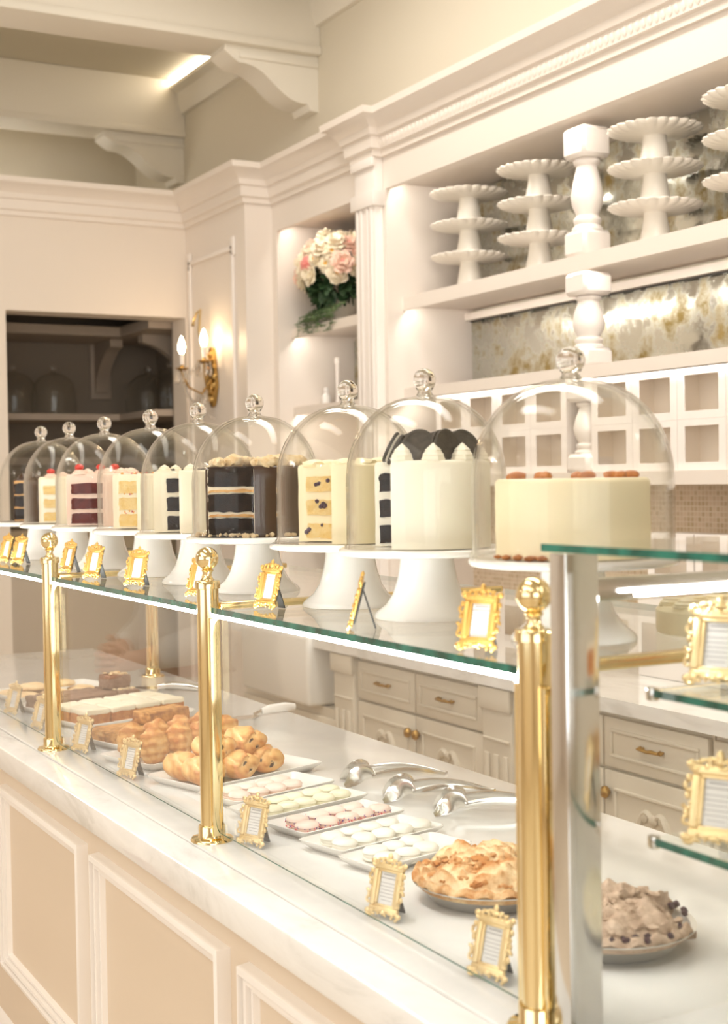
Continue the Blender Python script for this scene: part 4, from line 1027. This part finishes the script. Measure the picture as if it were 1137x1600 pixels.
# --- flaky almond pastries standing in a row
def flaky_mesh(seed):
    b = B(); q = bmesh.ops.create_icosphere(b.bm, subdivisions=4, radius=1)
    for v in q['verts']:
        c = v.co.copy(); a = math.atan2(c.y, c.x); k = 1+.10*noise.noise(c*2.2+Vector((seed*5, 0, 0)))+.05*math.sin(c.z*13+1.5*math.sin(a+seed)) - .14*math.exp(-((a+1.7)/.22)**2)*(1-abs(c.z)) 
        v.co = Vector((math.copysign(abs(c.x)**.8, c.x)*.031*k, math.copysign(abs(c.y)**.8, c.y)*.029*k, c.z*.040*k*(.9 if c.z < 0 else 1)))
    b.jit(.0012, 150, seed); b.xf(tr(0, 0, .0355)); return b.mesh('puff', 60)
FL = [flaky_mesh(k) for k in range(3)]
P = plate('white plate of flaky almond pastries', .972, 2.700, .30, .19, 17)
for r_ in range(2):
    for c in range(4):
        me = FL[(c+r_) % 3]; loc = P(.050+c*.066, .055+r_*.078, .0065)
        o = link('flaky_pastry', me, M['flaky'], None, loc, R(17)+.5*math.sin(c*2+r_)); tag(o, 'round flaky golden pastry, %s in the %s row of its plate' % (ORD[c], 'near' if r_ == 0 else 'far'), 'pastry', 'flaky almond pastries')
# --- bars
def bar_mesh(L, w, h, seed, amp=.0022):
    b = B(); b.box(-L/2, L/2, -w/2, w/2, 0, h, .004, seg=2); bmesh.ops.subdivide_edges(b.bm, edges=b.bm.edges[:], cuts=5, use_grid_fill=True); b.jit(amp, 90, seed)
    for v in b.bm.verts: v.co.z = max(v.co.z, 0)
    return b.mesh('cake_bar', 60)
def icing_mesh(L, w, h0, h, seed):
    b = B(); b.box(-L/2, L/2, -w/2, w/2, h0, h, .005, seg=3); bmesh.ops.subdivide_edges(b.bm, edges=b.bm.edges[:], cuts=4, use_grid_fill=True); b.jit(.0022, 40, seed); return b.mesh('icing', 60)
PB = [(bar_mesh(.068, .076, .034, k), icing_mesh(.069, .077, .030, .045, k)) for k in range(3)]
P = plate('white plate of frosted orange cake squares', 1.000, 3.225, .33, .20, 15)
for r_ in range(2):
    for c in range(4):
        k = (c+r_) % 3
        instance([('sponge', PB[k][0], M['pumpkin']), ('frosting', PB[k][1], M['cream'])], 'cake_square', 'orange cake square with cream frosting, %s in the %s row of its plate' % (ORD[c], 'near' if r_ == 0 else 'far'), 'cake', 'frosted orange cake squares', P(.050+c*.0745, .060+r_*.083), R(15)+.03*math.sin(c*5+r_))
OB = [bar_mesh(.125, .062, .030, 20+k, .004) for k in range(3)]
P = plate('white plate of oat crumble bars', .985, 2.950, .31, .18, 16)
for r_ in range(2):
    for c in range(2):
        o = link('oat_bar', OB[(c+r_) % 3], M['oat'], None, P(.088+c*.130, .060+r_*.066), R(16)); tag(o, 'golden oat crumble bar, %s in the %s row of its plate' % (ORD[c], 'near' if r_ == 0 else 'far'), 'cake bar', 'oat crumble bars')
o = link('oat_bar', OB[2], M['oat'], None, P(.19, .095, .036), R(19)); tag(o, 'golden oat crumble bar lying on top of the others', 'cake bar', 'oat crumble bars')
BB = [bar_mesh(.066, .066, .036, 30+k, .003) for k in range(3)]
P = plate('white plate of brown cakes and brownies behind the frosted squares', .985, 3.470, .33, .20, 15)
for c in range(3):
    for r_ in range(2):
        o = link('brown_cake_square', BB[c], M['cocoa'], None, P(.055+c*.068, .062+r_*.072), R(15)); tag(o, 'brown cake square, %s in the %s row of its plate' % (ORD[c], 'near' if r_ == 0 else 'far'), 'cake', 'brown cake squares')
for lab, u, v, z, a in (('dark red brownie lying at the end of its plate', .262, .065, 0, 15), ('dark red brownie at the far end of its plate', .268, .137, 0, 18), ('dark red brownie stacked on top of another, topped with nuts', .258, .100, .038, 8)):
    t = instance([('sponge', BB[1], M['brownie'])], 'brownie', lab, 'brownie', 'dark red brownies', P(u, v, .0048+z), R(a))
    b = B(); q = random.Random(int(u*1000))
    for k in range(16): b.ball((q.uniform(-.026, .026), q.uniform(-.026, .026), .037), .006, 1, (1.2, .9, .6), None, .4, 2, k)
    part('nut_topping', b, M['crumb'], t)
P = plate('white plate of large cookies at the far end of the display', .975, 3.745, .33, .20, 15)
def cookie_mesh(seed):
    b = B(); b.lathe([(0, 0), (.038, 0), (.042, .004), (.041, .009), (.030, .014), (.015, .017), (0, .0175)], 30); b.jit(.0022, 60, seed); 
    for v in b.bm.verts: v.co.z = max(v.co.z, 0)
    return b.mesh('cookie', 60)
CK = [cookie_mesh(k) for k in range(2)]
for k, (u, v, z) in enumerate(((.055, .055, 0), (.145, .058, 0), (.235, .06, 0), (.06, .142, 0), (.15, .145, 0), (.10, .10, .018), (.19, .10, .018))):
    o = link('cookie', CK[k % 2], M['cookiegold'], None, P(u, v, .005+z), k); tag(o, 'large golden cookie, %s on the farthest plate' % ('%s in the near row' % ORD[k] if k < 3 else '%s in the far row' % ORD[k-3] if k < 5 else '%s of the two lying on top' % ORD[k-5]), 'cookie', 'large golden cookies')
# --- pies
def pie(lab, x, y, crust, rr_=.113, z=PT, seed=0, berries=False, missing=None):
    t = empty('pie', (x, y, z+.0002), 0, lab, 'pie')
    k = rr_/.113
    b = B(); b.lathe([(0, 0), (.082*k, 0), (.085*k, .001), (.106*k, .026), (.113*k, .0275), (.1135*k, .029), (.105*k, .0285), (.083*k, .003), (0, .003)], 60); part('foil_pan', b, M['foil'], t)
    b = B(); n = 96; nr = 34; grid = []
    for j in range(nr+1):
        row = []
        for i in range(n):
            f = j/nr; a = 2*PI*i/n; q = rr_*1.0*f
            p = Vector((q*math.cos(a), q*math.sin(a), 0)); 
            hgt = .030 + .030*(1-f**3.2)*1.0
            hgt += .017*noise.noise(p*24+Vector((seed, 3, 1))) + .010*noise.noise(p*70+Vector((seed, 0, 5)))
            if f > .86: hgt = .030+.009*math.sin((f-.86)/.14*PI) + .003*math.sin(a*22) + .003*noise.noise(p*60)
            if missing is not None:
                da = (a-missing+PI) % (2*PI)-PI
                if abs(da) < .42 and f > .12: hgt = min(hgt, .016+.004*noise.noise(p*80))
            p.z = hgt; row.append(b.bm.verts.new(p))
        grid.append(row)
    for j in range(nr):
        for i in range(n): b.bm.faces.new((grid[j][i], grid[j][(i+1) % n], grid[j+1][(i+1) % n], grid[j+1][i]))
    low = [b.bm.verts.new((rr_*.9*math.cos(2*PI*i/n), rr_*.9*math.sin(2*PI*i/n), .018)) for i in range(n)]
    for i in range(n): b.bm.faces.new((grid[nr][i], grid[nr][(i+1) % n], low[(i+1) % n], low[i]))
    bmesh.ops.remove_doubles(b.bm, verts=grid[0], dist=.0001)
    part('crust', b, M[crust], t, 70)
    b = B(); q = random.Random(seed+3)
    for k_ in range(190):
        rad = rr_*.84*math.sqrt(q.random()); a = q.random()*2*PI
        if missing is not None and abs((a-missing+PI) % (2*PI)-PI) < .45: continue
        h_ = .030+.030*(1-(rad/rr_)**3.2); b.ball((rad*math.cos(a), rad*math.sin(a), h_-.002), q.uniform(.0035, .008), 1, (1.3, 1, .7), Matrix.Rotation(q.random()*3, 3, 'Z') @ Matrix.Rotation(q.uniform(-.6, .6), 3, 'X'), .7, 2.6, k_)
    part('crumble_topping', b, M[crust], t)['kind'] = 'stuff'
    if berries:
        b = B()
        for k_ in range(40):
            a = q.random()*2*PI; rad = rr_*q.uniform(.82, .97); b.ball((rad*math.cos(a), rad*math.sin(a), .036), q.uniform(.004, .006), 1, amp=.2)
        part('berries', b, M['berry'], t)['kind'] = 'stuff'
    return t
pie('golden apple pie in a foil pan behind the upright glass', 1.098, 1.640, 'crust', seed=2)
pie('brown crumble pie with dark berries, partly hidden by the steel corner post', 1.118, 1.398, 'berrycrust', .110, seed=8, berries=True, missing=-.5)
pie('golden pie on the lower glass shelf of the case', 1.22, .90, 'crust', .10, 1.1505, 5)
pie('cream topped pie at the edge of the glass case floor', 1.14, .98, 'cream', .11, PT+.0005, 4)
# items in the case
b = B(); b.lathe([(0, 0), (.06, 0), (.085, .012), (.086, .014), (.06, .004), (0, .004)], 40, tr(1.125, .985, 1.3063)); single('cake_plate', b, M['china'], 'round white plate on the upper shelf of the glass case', 'plate')
t = empty('cake_slice', (1.125, .985, 1.3105), .7, 'brown layered cake slice on the white plate in the glass case', 'cake')
b = B(); b.prism([(-.055, 0), (.045, -.032), (.05, .0), (.045, .032)], 0, .05, 'z'); part('sponge', b, M['pumpkin'], t); b = B(); b.prism([(-.056, 0), (.046, -.033), (.051, .0), (.046, .033)], .050, .060, 'z'); part('icing', b, M['cream'], t)
t = empty('cream_pie', (1.30, 1.36, SZ), 0, 'low cream topped pie on the glass shelf behind the glass case', 'pie')
b = B(); b.lathe([(0, 0), (.098, 0), (.10, .004), (.10, .030), (.094, .036), (0, .037)], 48); part('frosting', b, M['creamy'], t)
b = B()
for k in range(12): x, y = pol(.078, k*2*PI/12); dollop(b, (x, y, .035), .021, .016)
part('cream_swirls', b, M['creamy'], t)

# --- tongs and servers
def tongs(lab, x, y, rz, L=.15):
    t = empty('tongs', (x, y, PT+.0004), R(rz), lab, 'tongs', 'steel pastry tongs')
    for sg in (-1, 1):
        pts = []; rad = []
        for k in range(13):
            f = k/12; pts.append((f*L, sg*(.005+.030*f**.8), .009+.016*math.sin(f*PI*.75))); rad.append((.0011, .0062+.002*math.sin(f*PI)))
        b = B(); b.tube(pts, rad, 10); arm = part('arm', b, M['silver'], t)
        e = Vector(pts[-1]); hp = []; hr = []
        for k in range(13):          # leaf-shaped scoop bent down to the counter
            f = k/12; hp.append((e.x-.004+.058*f, e.y-sg*.010*math.sin(f*PI), e.z+.020*math.sin(f*PI*.95)*(1-f)-(e.z-.0026)*f**1.3)); hr.append((.0010, .005+.012*math.sin(min(1, f*1.06)*PI)**.7))
        b = B(); b.tube(hp, hr, 12)
        for v in b.bm.verts: v.co.z = max(v.co.z, .0005)
        part('scoop', b, M['silver'], arm)
    b = B(); b.tube([(.002, -.005, .009), (-.007, 0, .010), (.002, .005, .009)], [(.0011, .006)]*3, 8); part('spring_bend', b, M['silver'], t)
tongs('steel serving tongs, farthest of the three behind the macarons', 1.452, 2.330, 160)
tongs('steel serving tongs, middle pair of the three behind the macarons', 1.445, 2.150, 152)
tongs('steel serving tongs, nearest of the three beside the apple pie', 1.468, 2.005, 150)
def server(lab, x, y, rz, handle):
    t = empty('cake_server', (x, y, PT+.0004), R(rz), lab, 'cake server')
    b = B(); b.prism([(0, -.010), (.04, -.028), (.125, 0), (.04, .028), (0, .010)], .001, .0028, 'z'); b.tube([(.01, 0, .002), (-.02, 0, .012)], [(.0015, .009), (.002, .007)], 8); part('blade', b, M['silver'], t)
    b = B(); b.tube([(-.015, 0, .011), (-.04, 0, .014), (-.09, 0, .013), (-.125, 0, .009)], [(.006, .008), (.008, .011), (.008, .012), (.005, .009)], 12); part('handle', b, M[handle], t)
server('white handled cake server lying behind the oat bars', 1.445, 3.215, -166+0, 'china')
server('steel cake server lying behind the brownies', 1.400, 3.79, 128, 'silver')

# ================================================================== CHANDELIERS OF THE CUSTOMER SIDE (seen mirrored in the domes)
def chandelier(lab, x, y, z, n=10, rad=.34):
    t = empty('chandelier', (x, y, z), 0, lab, 'chandelier', 'brass chandeliers over the customer side')
    b = B(); b.tube([(0, 0, .02), (0, 0, 3.70-z)], .008, 8); b.lathe([(0, 3.67-z), (.06, 3.67-z), (.06, 3.70-z), (0, 3.70-z)], 20); part('stem', b, M['satin'], t)
    b = B(); b.ball((0, 0, 0), .05, 2); b.ball((0, 0, .10), .03, 2); part('hub', b, M['satin'], t)
    for k in range(n):
        a = 2*PI*k/n; c, s_ = math.cos(a), math.sin(a)
        b = B(); b.tube([(0, 0, 0), (c*rad*.5, s_*rad*.5, -.06), (c*rad*.9, s_*rad*.9, -.03), (c*rad, s_*rad, .04)], .006, 6); b.lathe([(.02, .04), (.011, .045), (.011, .11), (0, .11)], 10, tr(c*rad, s_*rad, 0)); ar = part('arm', b, M['satin'], t)
        b = B(); b.ball((c*rad, s_*rad, .135), .019, 1, (1, 1, 1.4)); part('bulb', b, M['spark'], ar)
chandelier('brass chandelier with a ring of candle bulbs over the customer side, nearer the window', -1.3, 1.6, 2.25)
chandelier('brass chandelier with a ring of candle bulbs near the doorway wall', -1.2, 4.3, 2.25)

# ================================================================== CUSTOMER STANDING AT THE COUNTER (seen mirrored in the upright glass)
def skin(name, verts, edges, mat, parent=None, sub=2):
    """verts: (x,y,z,r); one continuous skinned surface rooted at vertex 0"""
    me = bpy.data.meshes.new(name); me.from_pydata([v[:3] for v in verts], edges, [])
    o = bpy.data.objects.new(name, me); COL.objects.link(o); o.parent = parent
    md = o.modifiers.new('skin', 'SKIN'); md.use_smooth_shade = True
    for i_, v in enumerate(verts):
        sv = me.skin_vertices[0].data[i_]; r_ = v[3]; sv.radius = r_ if isinstance(r_, tuple) else (r_, r_); sv.use_root = (i_ == 0)
    sd = o.modifiers.new('smooth', 'SUBSURF'); sd.levels = sub; sd.render_levels = sub
    me.materials.append(mat)
    return o
def person(lab, loc, rz):
    t = empty('person', loc, rz, lab, 'person')
    V = [(0, 0, .92, (.15, .11)), (0, 0, 1.06, (.125, .095)), (0, 0, 1.22, (.14, .10)), (-.01, 0, 1.35, (.14, .09)), (-.012, 0, 1.43, .058), (.005, 0, 1.49, .050), (.022, 0, 1.545, .066), (.018, 0, 1.60, .082), (.005, 0, 1.655, .066)]
    E_ = [(i_, i_+1) for i_ in range(8)]
    def chain(root, pts):
        a = root
        for p in pts: V.append(p); E_.append((a, len(V)-1)); a = len(V)-1
        return a
    for sg in (-1, 1):
        chain(0, [(.0, sg*.09, .84, .085), (.012, sg*.09, .48, .056), (-.012, sg*.09, .10, .040), (.02, sg*.095, .05, .040), (.13, sg*.11, .035, .030)])
        sh = chain(3, [(-.01, sg*.165, 1.375, .056), (-.03, sg*.225, 1.11, .043), (.17, sg*.10, 1.035, .030), (.225, sg*.055, 1.028+.012*sg, (.032, .020))])
        for f in range(4):          # fingers wrap over the other hand
            zz = 1.050 - .019*f + .012*sg; L = (.92, 1, .96, .8)[f]; bx = .24 + .012*(1-abs(f-1.5)/1.5)
            chain(sh, [(bx+.012, sg*.035, zz, .0105), (bx+.034*L, sg*.010, zz-.002, .0092), (bx+.032*L, -sg*.018*L, zz-.006, .0085), (bx+.014*L, -sg*.036*L, zz-.009, .0075)])
        chain(sh, [(.215, sg*.040, 1.062+.012*sg, .011), (.235, sg*.018, 1.078+.010*sg, .0095), (.252, sg*.0, 1.080+.008*sg, .0085)])
    body = skin('body', V, E_, M['skin'], t)
    # face
    b = B()
    for sg in (-1, 1): b.ball((.092, sg*.031, 1.598), .0115, 2)
    part('eyes', b, M['china'], t)
    b = B()
    for sg in (-1, 1): b.ball((.1015, sg*.031, 1.598), .0052, 1)
    part('irises', b, M['hair'], t)
    b = B(); b.ball((.103, 0, 1.578), .014, 2, (1, .72, 1.5)); 
    for sg in (-1, 1): b.ball((.008, sg*.084, 1.585), .022, 2, (.7, .35, 1.25))
    part('nose_and_ears', b, M['skin'], t)
    b = B(); b.ball((.088, 0, 1.537), .017, 2, (.5, 1.15, .35)); part('lips', b, M['pinks'], t)
    b = B(); b.ball((-.012, 0, 1.612), .098, 3, (.98, .93, .98), None, .06, 5)
    b.ball((-.055, 0, 1.50), .080, 3, (.55, 1.0, 1.5), None, .08, 5); b.bm.faces.ensure_lookup_table()
    for v in b.bm.verts:
        if v.co.x > .045 and v.co.z < 1.635: v.co.x = .045 - (v.co.x-.045)*.3
    part('hair', b, M['hair'], t)
    # loose knit jumper: one continuous shell with long sleeves
    W_ = [(0, 0, .96, (.18, .135)), (0, 0, 1.08, (.165, .125)), (0, 0, 1.22, (.17, .125)), (-.01, 0, 1.355, (.155, .10)), (-.012, 0, 1.425, (.078, .072))]
    F_ = [(0, 1), (1, 2), (2, 3), (3, 4)]
    for sg in (-1, 1):
        a = 3
        for p in ((-.01, sg*.17, 1.375, .076), (-.032, sg*.232, 1.11, .070), (.06, sg*.17, 1.065, .062), (.165, sg*.105, 1.037, .043)):
            W_.append(p); F_.append((a, len(W_)-1)); a = len(W_)-1
    skin('knit_jumper', W_, F_, M['knit'], t)
    b = B(); b.lathe([(.150, .97), (.158, .93), (.175, .80), (.21, .60), (.245, .42), (.243, .42), (.205, .60), (.170, .80), (.148, .95)], 48, cap=False, scal=(.2, .06), nsc=14); b.xf(Matrix.Diagonal((.86, 1.06, 1, 1))); part('skirt', b, M['skirt'], t)
    for sg in (-1, 1):
        b = B(); b.ball((.055, sg*.104, .040), .060, 3, (1.75, .72, .62)); 
        for v in b.bm.verts: v.co.z = max(v.co.z, .0)
        part('shoe', b, M['knit'], t)
person('person in a cream knit jumper and pale skirt standing at the counter with clasped hands', (.26, 3.86, 0), R(-8))
